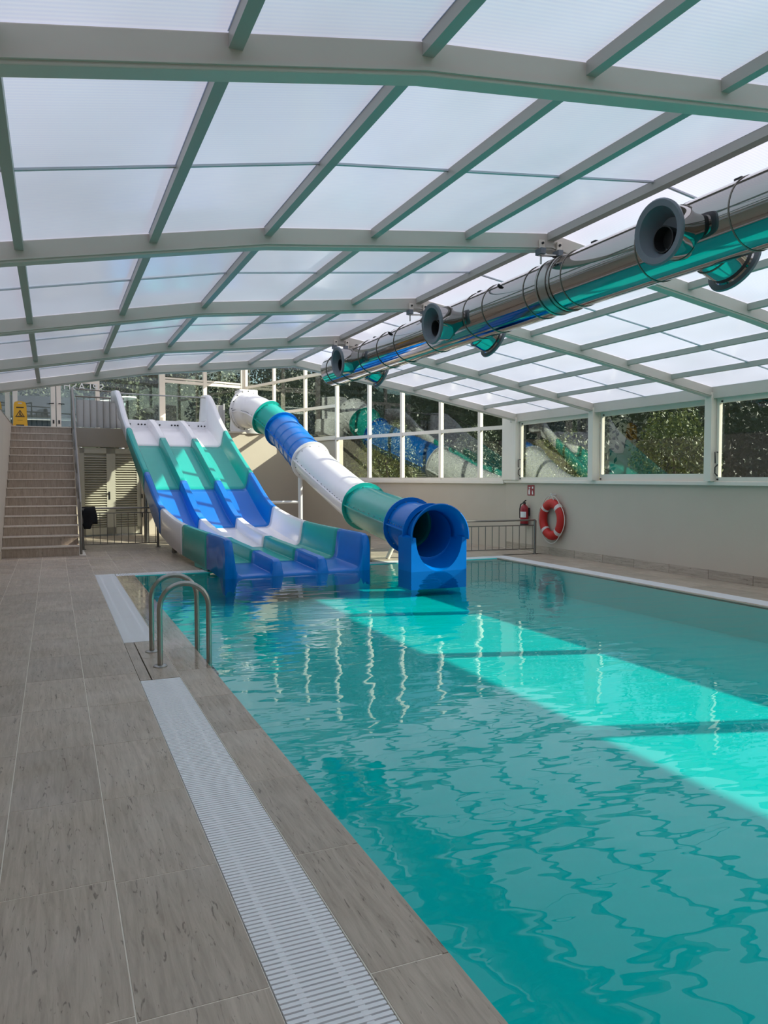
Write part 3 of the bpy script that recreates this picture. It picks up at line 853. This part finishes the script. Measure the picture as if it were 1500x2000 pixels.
# flared mouth with flat legs standing in the water
p8, a8, b8 = FR[j(8)]
yM0, yM1, cx, cz = 11.35, 10.98, 5.71, .55
V = []; F = []; n = 28
prof = [(yM0, .42), (11.2, .43), (11.08, .46), (11.02, .49), (10.98, .52), (10.965, .53)]
for y, r in prof:
    for k in range(n + 1):
        t = -.12 + (math.pi + .24) * k / n
        V.append((cx + r * math.cos(t), y, cz + r * math.sin(t)))
for i in range(len(prof) - 1):
    for k in range(n):
        F.append((i * (n + 1) + k, i * (n + 1) + k + 1, (i + 1) * (n + 1) + k + 1, (i + 1) * (n + 1) + k))
mo = part('mouth_hood', (V, F), 'blue_gel', tsl, smooth=50)
mo.modifiers.new('thickness', 'SOLIDIFY').thickness = .02
V = []; F = []                                         # trough: U-shaped inner, square outer
inner = {11.5: [(cx + .405 * math.cos(t), .575 + .405 * math.sin(t)) for t in [math.pi + math.pi * k / 20 for k in range(21)]],
         11.0: [(cx + .42 * math.cos(t), cz - .02 + .545 * math.sin(t)) for t in [math.pi + math.pi * k / 20 for k in range(21)]]}
outer = []
for k in range(21):
    t = k / 20
    if t < .4: outer.append((cx - .50, cz - .02 - (cz + .3) * t / .4))
    elif t <= .6: outer.append((cx - .50 + 1.0 * (t - .4) / .2, -.3))
    else: outer.append((cx + .50, -.3 + (cz + .28) * (t - .6) / .4))
ys = (11.5, 11.0)
for y in ys:
    for q in inner[y]: V.append((q[0], y, q[1]))
    for q in outer: V.append((q[0], y, q[1]))
m = 21
for k in range(20):
    F.append((k, k + 1, 2 * m + k + 1, 2 * m + k))
    F.append((m + k + 1, m + k, 3 * m + k, 3 * m + k + 1))
    F.append((2 * m + k, 2 * m + k + 1, 3 * m + k + 1, 3 * m + k))
    F.append((k + 1, k, m + k, m + k + 1))
F += [(0, 2 * m, 3 * m, m), (20, m + 20, 3 * m + 20, 2 * m + 20)]
part('mouth_trough', (V, F), 'blue_gel', tsl, smooth=40)
# supports
part('support_post', tube([(5.50, 17.9, 0), (5.50, 17.9, 1.5)], .055, 14), 'white_gel', tsl, smooth=40)
part('support_arm', tube([(4.4, 17.9, .9), (5.5, 17.9, .9)], .035, 10), 'white_gel', tsl, smooth=40)
part('support_post', tube([(5.62, 12.9, 0), (5.80, 12.9, .35)], .04, 12), 'alu_white', tsl, smooth=40)
part('start_box', join(box(4.86, 5.40, 21.60, 22.2, PLZ, 3.98)), 'white_gel', tsl, bevel=.03)
Dc = Vector((5.06, 21.05, 3.33)); Dx = Vector((.45, -.85, -.15)).normalized()
part('start_dome', lathe([(.49, -.20), (.485, 0)] + [(.485 * math.cos(t), .34 * math.sin(t)) for t in [math.pi / 2 * k / 8 for k in range(1, 8)]] + [(.02, .34)], Dc, Dx, 36), 'white_gel', tsl, smooth=50)
part('start_flange', lathe([(.47, -.24), (.56, -.24), (.56, -.20), (.47, -.20)], Dc, Dx, 36, close=True), 'white_gel', tsl, smooth=40)
tag(part('flange_bolts', join(*[lathe([(.016, 0), (.016, .014)], Dc + Dx * -.20 + (Dx.orthogonal().normalized() * math.cos(t) + Dx.cross(Dx.orthogonal().normalized()) * math.sin(t)) * .525, Dx, 6) for t in [2 * math.pi * k / 16 for k in range(16)]]), 'black', tsl), kind='stuff')
part('start_base', lathe([(.46, 0), (.50, .15), (.47, .55)], Dc + Vector((.12, .95, PLZ - 3.33)), (0, 0, 1), 32), 'white_gel', tsl, smooth=50)

# grey parapet panel on the platform by the tube slide
pp = part('parapet_panel', join(box(3.96, 4.46, fp(4.2) + .30, fp(4.2) + .34, PLZ, 3.52), box(4.42, 4.47, fp(4.2) + .26, fp(4.2) + .3, PLZ, 3.56)), 'grey_board', bevel=.004)
tag(pp, 'plain grey parapet panel between the two slide tops', 'panel')
pg = empty('platform_balustrade', (1.1, 20.75, PLZ), 'pale grey board balustrade between stair handrail and triple slide', 'balustrade')
for i in range(7):
    x = .58 + i * .158
    part('board', box(x, x + .145, fp(x) + .12, fp(x) + .14, PLZ + .02, 3.44), 'grey_board', pg)
    part('upright', box(x - .013, x, fp(x) + .08, fp(x) + .12, PLZ, 3.50), 'rail', pg)
part('top_rail', tube([(.55, fp(.55) + .1, 3.52), (1.72, fp(1.72) + .1, 3.52)], .02, 8), 'rail', pg, smooth=40)
part('upper_bar', tube([(.55, fp(.55) + .1, 3.70), (1.72, fp(1.72) + .1, 3.68)], .016, 8), 'rail', pg, smooth=40)

# ------------------------------------------------------------------ low fences
def fence(name, a, b, n, h, label, posts):
    a = Vector(a); b = Vector(b); d = b - a
    f = empty(name, a.lerp(b, .5), label, 'railing')
    up = Vector((0, 0, 1))
    part('top_rail', tube([a + up * h, b + up * h], .018, 8), 'rail', f, smooth=40)
    part('second_rail', bar(a + up * (h - .10), b + up * (h - .10), .02, .02), 'rail', f)
    part('bottom_rail', bar(a + up * .10, b + up * .10, .02, .02), 'rail', f)
    bm = mesh(*tube([(0, 0, .10), (0, 0, h - .10)], .0075, 6), 'rail', 40, 'baluster')
    for i in range(n):
        p = a + d * ((i + .6) / n)
        link('baluster', bm, f, p)
    for t in posts:
        p = a + d * t
        part('post', join(tube([p, p + up * h], .028, 10), lathe([(.055, 0), (.055, .012)], p, up, 12)), 'rail', f, smooth=40)
    return f
fence('guard_railing', (.52, 17.0, 0), (2.06, 17.05, 0), 11, .85, 'low grey bar railing between stairs and triple slide', (.02, .995))
fence('guard_railing', (4.66, 12.66, 0), (5.16, 12.64, 0), 4, .45, 'short low grey bar railing between triple slide and tube slide', (.99,))
fence('guard_railing', (6.36, 12.84, 0), (8.66, 12.62, 0), 16, .66, 'low grey bar railing right of the tube slide mouth, ending at the lifebuoy', (.005, .998))

# black towel on the left railing
V = []; F = []; nu, nv = 9, 14
for i in range(nv):
    s = i / (nv - 1)
    for k in range(nu):
        u = k / (nu - 1)
        if s < .45: y = 17.06 + .02 * math.sin(u * 9); z = .56 + s / .45 * .30
        elif s < .55: y = 17.03 - (s - .5) * .7; z = .873
        else: y = 16.975 - .02 * math.sin(u * 8 + s * 5); z = .86 - (s - .55) / .45 * (.33 + .10 * (u > .1) * (u < .55))
        V.append((.535 + u * .30 - .03 * math.sin(s * 3) * u + .015 * math.sin(s * 9), y, z))
for i in range(nv - 1):
    for k in range(nu - 1):
        F.append((i * nu + k, i * nu + k + 1, (i + 1) * nu + k + 1, (i + 1) * nu + k))
tw = part('towel', (V, F), 'cloth', None, smooth=180, origin=(.65, 17.0, .87))
tw.modifiers.new('thickness', 'SOLIDIFY').thickness = .018
tag(tw, 'black towel hung over the railing beside the stairs', 'towel')

# ------------------------------------------------------------------ pool ladder
ld = empty('pool_ladder', (.75, 6.55, 0), 'stainless steel pool ladder with two hooped handrails', 'pool ladder')
for y in (6.24, 6.80):
    pts = [Vector((.755, y, .0)), Vector((.755, y, .25))] + arc((.9475, y, .46), .1925, math.pi, 0, 14, (1, 0, 0), (0, 0, 1)) + [Vector((1.14, y, .2)), Vector((1.14, y, 0)), Vector((1.14, y, -.40))]
    part('handrail', tube(pts, .0215, 14), 'steel', ld, smooth=60)
    part('floor_flange', lathe([(.055, 0), (.055, .006), (.045, .014), (.022, .016)], (.755, y, 0), (0, 0, 1), 20), 'steel', ld, smooth=40)
for z in (-.10, -.34):
    part('step', join(box(1.125, 1.22, 6.25, 6.79, z - .025, z)), 'black', ld, bevel=.006)

# ------------------------------------------------------------------ air duct
DXC, DZ, DR = 4.13, 3.175, .235
du = empty('air_duct', (DXC, 5, DZ), 'mirror polished round steel air duct hanging under the ridge', 'air duct')
prof = [(DR, 0.0), (DR, 16.15)] + [(DR * math.cos(t), 16.15 + .16 * math.sin(t)) for t in [math.pi / 2 * k / 8 for k in range(1, 8)]] + [(.005, 16.31)]
part('duct_body', lathe(prof, (DXC, -4.6, DZ), (0, 1, 0), 64), 'mirror', du, smooth=50)
ring_me = {}
def ring(y, r=.0045, off=.002, mat='rail', name='seam_ring'):
    key = (r, off, mat)
    if key not in ring_me:
        pts = [(math.cos(2 * math.pi * k / 40) * (DR + off), 0, math.sin(2 * math.pi * k / 40) * (DR + off)) for k in range(40)]
        ring_me[key] = mesh(*tube(pts, r, 6, closed=True), mat, 60, name)
    link(name, ring_me[key], du, (DXC, y, DZ))
for y in (2.2, 3.62, 4.46, 5.35, 5.90, 6.62, 7.0, 7.92, 8.75, 9.3, 9.95, 10.75, 11.3): ring(y)
for y in (5.52, 5.70): ring(y, .008, .004, 'steel', 'clamp_ring')
part('clamp_band', lathe([(DR + .002, 0), (DR + .008, 0), (DR + .008, .1), (DR + .002, .1)], (DXC, 5.56, DZ), (0, 1, 0), 48, close=True), 'steel', du, smooth=40)
for y in (3.75, 5.2, 7.05, 8.0, 9.9, 10.6):
    part('rivet_clip', box(DXC - .02, DXC + .02, y - .03, y + .03, DZ + DR - .002, DZ + DR + .03), 'black', du)
for y in (6.35, 8.95):
    p = (DXC - DR * .82, y, DZ + DR * .57)
    part('side_clip', lathe([(.02, 0), (.012, .03)], p, (-.82, 0, .57), 8), 'black', du)
def nozzle(y, side):
    ax = Vector((side * .98, -.05, -.10)).normalized() if side < 0 else Vector((.9, 0, -.42)).normalized()
    c = Vector((DXC, y, DZ))
    r0, r1 = .175, .165
    b = part('nozzle', lathe([(r0, .10), (r0, .30), (r1, .36), (r1 + .01, .375)], c, ax, 40, cap=False), 'mirror', du, smooth=40)
    part('flare', lathe([(.165, .37), (.212, .375), (.215, .39), (.205, .40), (.165, .395), (.155, .37), (.10, .27), (.0, .265), (.0, .25), (.165, .25)], c, ax, 40, close=True), 'nozzle', b, smooth=35)
    part('bore', lathe([(.075, .267), (.088, .345), (.080, .345), (.068, .272), (.001, .272)], c + Vector((0, 0, -.045)), ax, 28, cap=False), 'black', b)
    V_, F_ = tube([c + ax * .2 + (ax.orthogonal().normalized() * math.cos(t) + ax.cross(ax.orthogonal().normalized()) * math.sin(t)) * (r0 + .002) for t in [2 * math.pi * k / 32 for k in range(32)]], .006, 6, closed=True)
    part('collar', (V_, F_), 'rail', b, smooth=60)
for y in (4.08, 7.42, 10.38, .9): nozzle(y, -1)
for y in (4.10, 7.35, 10.5): nozzle(y, 1)
for y in RIBY[2:7]:
    hb = empty('duct_bracket', (DXC, y, 3.45), None)
    WLOC[hb.name] = Vector((DXC, y, 3.45))
    hb.parent = du; hb.location = Vector((DXC, y, 3.45)) - wloc(du)
    for dx in (-.19, -.01):
        x = DXC + dx
        part('bracket_plate', box(x - .025, x + .025, y - RT / 2 - .03, y - RT / 2 - .008, 3.42, 3.56), 'alu_white', hb, bevel=.003)
        part('bracket_clamp', box(x - .06, x - .012, y - RT / 2 - .10, y - RT / 2 - .01, 3.42, 3.47), 'nozzle', hb)
        part('hanger_rod', tube([(x - .036, y - RT / 2 - .06, DZ + DR * .7), (x - .036, y - RT / 2 - .06, 3.44)], .008, 6), 'steel', hb)
        part('bolt', lathe([(.011, 0), (.011, .012)], (x, y - RT / 2 - .03, 3.53), (0, -1, 0), 8), 'black', hb)
    part('saddle', join(bar((DXC - .24, y - .11, DZ + DR + .005), (DXC + .02, y - .11, DZ + DR + .02), .04, .012)), 'steel', hb)

# ------------------------------------------------------------------ lifebuoy, extinguisher, signs
lc = Vector((XR - .085, 12.22, .69)); LR, lr = .285, .082
lb = empty('lifebuoy', lc, 'orange-red ring lifebuoy with pale bands hung on the right wall', 'lifebuoy')
V = []; F = []; n1, n2 = 48, 16
for i in range(n1):
    t = 2 * math.pi * i / n1
    for k in range(n2):
        p = 2 * math.pi * k / n2
        V.append(lc + Vector((lr * .95 * math.sin(p), (LR + lr * math.cos(p)) * math.cos(t), (LR + lr * math.cos(p)) * math.sin(t) * 1.08)))
for i in range(n1):
    for k in range(n2):
        F.append((i * n2 + k, ((i + 1) % n1) * n2 + k, ((i + 1) % n1) * n2 + (k + 1) % n2, i * n2 + (k + 1) % n2))
part('ring', (V, F), 'red', lb, smooth=180)
for a in (45, 135, 225, 315):
    V = []; F = []
    for i in range(5):
        t = math.radians(a - 6 + 3 * i)
        for k in range(n2):
            p = 2 * math.pi * k / n2; q = lr + .004
            V.append(lc + Vector((q * .95 * math.sin(p), (LR + q * math.cos(p)) * math.cos(t), (LR + q * math.cos(p)) * math.sin(t) * 1.08)))
    for i in range(4):
        for k in range(n2):
            F.append((i * n2 + k, (i + 1) * n2 + k, (i + 1) * n2 + (k + 1) % n2, i * n2 + (k + 1) % n2))
    part('band', (V, F), 'band', lb, smooth=180)
rp = []
for i in range(64):
    t = 2 * math.pi * i / 64; r = LR + lr + .012 + .045 * abs(math.sin(2 * (t - math.radians(45))))
    rp.append(lc + Vector((-.02, r * math.cos(t), r * math.sin(t) * 1.08)))
part('rope', tube(rp, .008, 6, closed=True), 'rope', lb, smooth=60)
part('hook', join(tube([lc + Vector((.08, 0, .475)), lc + Vector((-.02, 0, .47)), lc + Vector((-.03, 0, .50))], .014, 8)), 'white', lb, smooth=50)
part('hanging_loop', join(tube([lc + Vector((-.03, .08, .385)), lc + Vector((-.02, 0, .48)), lc + Vector((-.03, -.09, .37))], .008, 6)), 'rope', lb)

ec = Vector((XR - .105, 13.13, .52))
ex = empty('fire_extinguisher', ec, 'dark red fire extinguisher with white label on the right wall', 'extinguisher')
part('cylinder', lathe([(.070, 0), (.082, .012), (.084, .05), (.084, .33), (.075, .375), (.045, .41), (.028, .425), (.028, .44)], ec, (0, 0, 1), 24), 'ext_red', ex, smooth=40)
part('foot', lathe([(.086, -.002), (.086, .045)], ec, (0, 0, 1), 24), 'black', ex, smooth=40)
part('valve', join(box(ec.x - .02, ec.x + .02, ec.y - .02, ec.y + .02, ec.z + .44, ec.z + .475)), 'black', ex)
part('lever', join(bar(ec + Vector((0, .04, .47)), ec + Vector((-.02, -.08, .515)), .025, .012), bar(ec + Vector((0, .03, .455)), ec + Vector((-.02, -.07, .45)), .02, .01)), 'black', ex)
part('hose', tube([ec + Vector((-.01, .03, .455)), ec + Vector((-.03, .085, .43)), ec + Vector((-.04, .105, .33)), ec + Vector((-.04, .10, .15))], .012, 8), 'black', ex, smooth=60)
V = []; F = []
for i in range(7):
    t = math.radians(150 + 15 * i + 20)
    for z in (.17, .285): V.append(ec + Vector((.0855 * math.cos(t), .0855 * math.sin(t), z)))
for i in range(6): F.append((2 * i, 2 * i + 2, 2 * i + 3, 2 * i + 1))
part('label_sticker', (V, F), 'white', ex, smooth=180)
part('wall_bracket', box(XR - .03, XR, ec.y - .05, ec.y + .05, ec.z + .2, ec.z + .36), 'black', ex)

es = empty('extinguisher_sign', (XR - .004, 13.05, 1.235), 'small dark red sign with white extinguisher symbol above the extinguisher', 'sign')
part('plate', box(XR - .006, XR, 12.93, 13.17, 1.13, 1.34), 'sign_red', es)
part('symbol', join(box(XR - .008, XR - .006, 13.085, 13.135, 1.15, 1.235), box(XR - .008, XR - .006, 13.095, 13.125, 1.235, 1.26), box(XR - .008, XR - .006, 13.075, 13.125, 1.285, 1.30),
     box(XR - .008, XR - .006, 13.10, 13.112, 1.26, 1.29)), 'white', es)
fv = [(XR - .0075, 12.97 + .045 * a, 1.15 + .1 * b) for a, b in ((0, .1), (.3, 0), (.8, .05), (1, .35), (.85, .6), (.7, 1.0), (.5, .65), (.35, .8), (.15, .5))]
part('symbol', (fv, [tuple(range(len(fv)))]), 'white', es)
part('symbol', box(XR - .008, XR - .006, 12.97, 13.01, 1.27, 1.31), 'white', es)

# yellow floor sign at the top of the stairs
yc = Vector((-.72, 21.25, PLZ))
ys_ = empty('wet_floor_sign', yc, 'yellow A-frame slip warning sign at the top of the stairs', 'floor sign')
def sheet(sgn):
    pts = [(-.16, 0), (.16, 0), (.15, .12), (.135, .56), (.115, .62), (.05, .64), (-.05, .64), (-.115, .62), (-.135, .56), (-.15, .12)]
    V = []; n = len(pts)
    for d in (0, .02):
        for x, z in pts: V.append((yc.x + x, yc.y + sgn * (.16 - .22 * z) + d * sgn, yc.z + z))
    return V, [tuple(range(n)), tuple(range(n, 2 * n))[::-1]] + [(i, (i + 1) % n, n + (i + 1) % n, n + i) for i in range(n)]
def onsheet(pts): return [(yc.x + x, yc.y - (.16 - .22 * z) - .026, yc.z + z) for x, z in pts]
part('front_leaf', sheet(-1), 'yellow', ys_, bevel=.006)
part('rear_leaf', sheet(1), 'yellow', ys_, bevel=.006)
part('grip', ([p for p in onsheet([(-.045, .58), (.045, .58), (.045, .61), (-.045, .61)])], [(0, 1, 2, 3)]), 'band', ys_)
def flat(name, loops):
    V = []; F = []
    for l in loops:
        k = len(V); V += onsheet(l); F.append(tuple(range(k, k + len(l))))
    return part(name, (V, F), 'black', ys_)
flat('word_strip', [[(-.085, .475), (.085, .475), (.085, .505), (-.085, .505)]])
tri = [(-.11, .25), (.11, .25), (0, .43)]; tin = [(-.082, .268), (.082, .268), (0, .402)]
Vt = onsheet(tri) + onsheet(tin)
part('warning_triangle', (Vt, [(0, 1, 4, 3), (1, 2, 5, 4), (2, 0, 3, 5)]), 'black', ys_)
flat('slipping_figure', [[(-.012, .36), (.012, .36), (.012, .38), (-.012, .38)], [(-.02, .31), (.01, .30), (.015, .35), (-.01, .355)], [(-.01, .30), (.05, .28), (.055, .29), (.01, .315)], [(-.055, .275), (.06, .275), (.06, .283), (-.055, .283)]])
flat('word_strip', [[(-.06, .17), (.06, .17), (.06, .176), (-.06, .176)]])
flat('word_strip', [[(-.09, .03), (.09, .03), (.09, .06), (-.09, .06)]])

# ------------------------------------------------------------------ outdoors
gr = part('ground', join(box(9.3, 80, -40, 80, -.2, -.1), box(-60, 9.3, 26.5, 80, -.2, -.1), box(-60, -1.3, -40, 26.5, -.2, -.1), box(-60, 9.3, 26.6, 60, -.1, .0)), 'soil')
tag(gr, 'bare garden ground outside the windows', kind='structure')

def leaves(c, rx, ry, rz, n, size, seed, hollow=.55):
    g = np.random.default_rng(seed)
    d = g.normal(size=(n, 3)); d /= np.linalg.norm(d, axis=1)[:, None]
    rr = hollow + (1 - hollow) * g.random(n) ** .6
    lump = 1 + .18 * np.sin(d[:, 0] * 5 + seed) * np.cos(d[:, 2] * 6 + seed * 2) + .12 * np.sin(d[:, 1] * 9 + seed)
    P = np.array(c) + d * (rr * lump)[:, None] * np.array([rx, ry, rz])
    u = g.normal(size=(n, 3)); u /= np.linalg.norm(u, axis=1)[:, None]
    w = np.cross(u, g.normal(size=(n, 3))); w /= np.linalg.norm(w, axis=1)[:, None]
    s = size * (.6 + .8 * g.random(n))[:, None]
    V = np.stack([P - u * s, P + w * s * .45, P + u * s, P - w * s * .45], 1).reshape(-1, 3)
    F = np.arange(4 * n).reshape(-1, 4)
    return V, F
def shrub(name, base, rx, ry, h, n, size, mat, seed, label, cat='shrub', group=None, trunk=True):
    e = empty(name, base, label, cat, group)
    V, F = leaves((0, 0, h * .58), rx, ry, h * .45, n, size, seed)
    me = bpy.data.meshes.new('foliage'); me.from_pydata(V.tolist(), [], F.tolist()); me.materials.append(M[mat])
    o = link('foliage', me, e, base); tag(o, kind='stuff')
    b = Vector(base)
    part('trunk', tube([b, b + Vector((.05, .03, h * .35)), b + Vector((-.04, .05, h * .7))], [max(.04, h * .02), max(.03, h * .015), .02], 8), 'bark', e, smooth=60)
    return e
spots = [((11.6, 15.8, -.1), 1.0, 1.1, 2.5, 9000, .045, 'leaf_olive', 'olive green bush seen low through the second right window'),
         ((12.6, 13.0, -.1), .95, .9, 3.0, 9000, .045, 'leaf_olive', 'taller olive green bush behind the second right window'),
         ((11.2, 19.6, -.1), 1.1, 1.2, 2.8, 9000, .045, 'leaf_grey', 'grey-green bush outside the first right window'),
         ((10.2, 23.4, -.1), 1.0, 1.2, 3.4, 9000, .045, 'leaf_olive', 'olive bush outside the far glazed wall')]
for i, (b, rx, ry, h, n, s, m_, lab) in enumerate(spots):
    shrub('garden_bush', b, rx, ry, h, n, s, m_, 11 + i, lab, group='bushes outside the right windows')
far = [((26, 3.5, -.1), 3.8, 4.2, 8.5), ((27, 13.5, -.1), 3.8, 4.2, 9.0), ((26, 24, -.1), 4, 4.4, 9.5), ((24, 34.5, -.1), 4, 4.4, 10), ((14.5, 37, -.1), 4, 3.6, 11), ((17, 29, -.1), 2.4, 2.4, 8.0), ((5.2, 39, -.1), 4, 3.4, 11.5)]
fl = ['dark tree beyond the nearest right window', 'dark tree beyond the second right window', 'dark tall tree beyond the first right window', 'dark tall tree far off past the right corner',
      'broad dark tree beyond the far glazed wall', 'nearer dark tree right behind the far glazed wall', 'tall dark tree beyond the corner of the glazed back wall']
for i, (b, rx, ry, h) in enumerate(far):
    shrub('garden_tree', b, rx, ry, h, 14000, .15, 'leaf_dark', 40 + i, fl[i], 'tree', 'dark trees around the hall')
for i, (b, rx, ry, h, lab) in enumerate((((5.0, 29.6, 0), 1.35, 1.0, 7.6, 'grey-green tall hedge bush behind the slide start'), ((2.2, 29.4, 0), .95, 1.0, 7.2, 'grey-green hedge bush outside, left of the slide start'),
                                         ((-1.6, 35.0, 0), 3.2, 1.5, 8.6, 'green hedge bush above the dark outdoor roof'), ((8.6, 31, 0), 1.5, 1.4, 8.0, 'grey-green hedge bush behind the tube slide start'))):
    shrub('tall_hedge_bush', b, rx, ry, h, 13000, .075, 'leaf_grey' if i != 3 else 'leaf_dark', 70 + i, lab, 'hedge', 'hedge outside the back windows')

# wooded hillside added around the hall to cover the bright sky
V = []; F = []; nr, na = 10, 72; g = np.random.default_rng(3)
for i in range(nr):
    for k in range(na + 1):
        a = math.radians(-35 + 190 * k / na); r = 42 + i * 5
        z = -.2 + 17 * (1 - math.exp(-i / 3.2)) * (.85 + .15 * math.sin(k * .55) + .06 * g.normal())
        V.append((4 + r * math.cos(a), 6 + r * math.sin(a), z))
for i in range(nr - 1):
    for k in range(na):
        F.append((i * (na + 1) + k, i * (na + 1) + k + 1, (i + 1) * (na + 1) + k + 1, (i + 1) * (na + 1) + k))
backdrop_hill = part('backdrop', (V, F), 'backdrop_hill', None, smooth=180, origin=(4, 48, 0))
tag(backdrop_hill, 'dark wooded hillside added beyond the garden to cover the sky', kind='structure')

ob = empty('outdoor_building', (-.6, 29, 0), 'low dark roofed building with blue glass outside the glass doors', 'building')
part('wall', box(-3.6, .95, 29.0, 31.5, 0, 3.0), 'ext_glass', ob)
part('roof', box(-3.8, 1.0, 28.8, 31.7, 3.55, 4.25), 'dark_roof', ob)
part('upper_wall', box(-3.6, .95, 29.0, 31.5, 3.0, 3.55), 'ext_glass', ob)
for x in (-1.15, .25, .9):
    part('column', box(x - .05, x + .05, 28.85, 28.99, 0, 3.55), 'ext_white', ob)
part('beam', box(-1.2, .95, 28.84, 28.98, 3.45, 3.55), 'ext_white', ob)
of = empty('outdoor_play_feature', (2.0, 26.6, 0), 'blue-grey curved outdoor play shape with a white rim', 'play feature')
V, F = lathe([(.02, .16), (.35, .13), (.55, .05), (.60, 0), (.55, -.10), (.30, -.20), (.02, -.22)], (2.25, 26.6, 3.2), (.15, -.1, 1), 28)
part('bowl', (V, F), 'slate', of, smooth=50)
part('rim', lathe([(.45, 0), (.85, .02), (.85, .06), (.45, .08)], (1.75, 26.8, 4.0), (-.1, 0, 1), 28, close=True), 'ext_white', of, smooth=50)
part('fin', tube([(1.9, 26.6, 3.3), (1.95, 26.6, 3.6), (2.1, 26.6, 3.85), (2.2, 26.6, 3.95)], [.16, .13, .12, .05], 14), 'slate', of, smooth=60)
part('stem', tube([(2.1, 26.7, 0), (2.1, 26.7, 3.9)], .08, 12), 'ext_white', of, smooth=60)
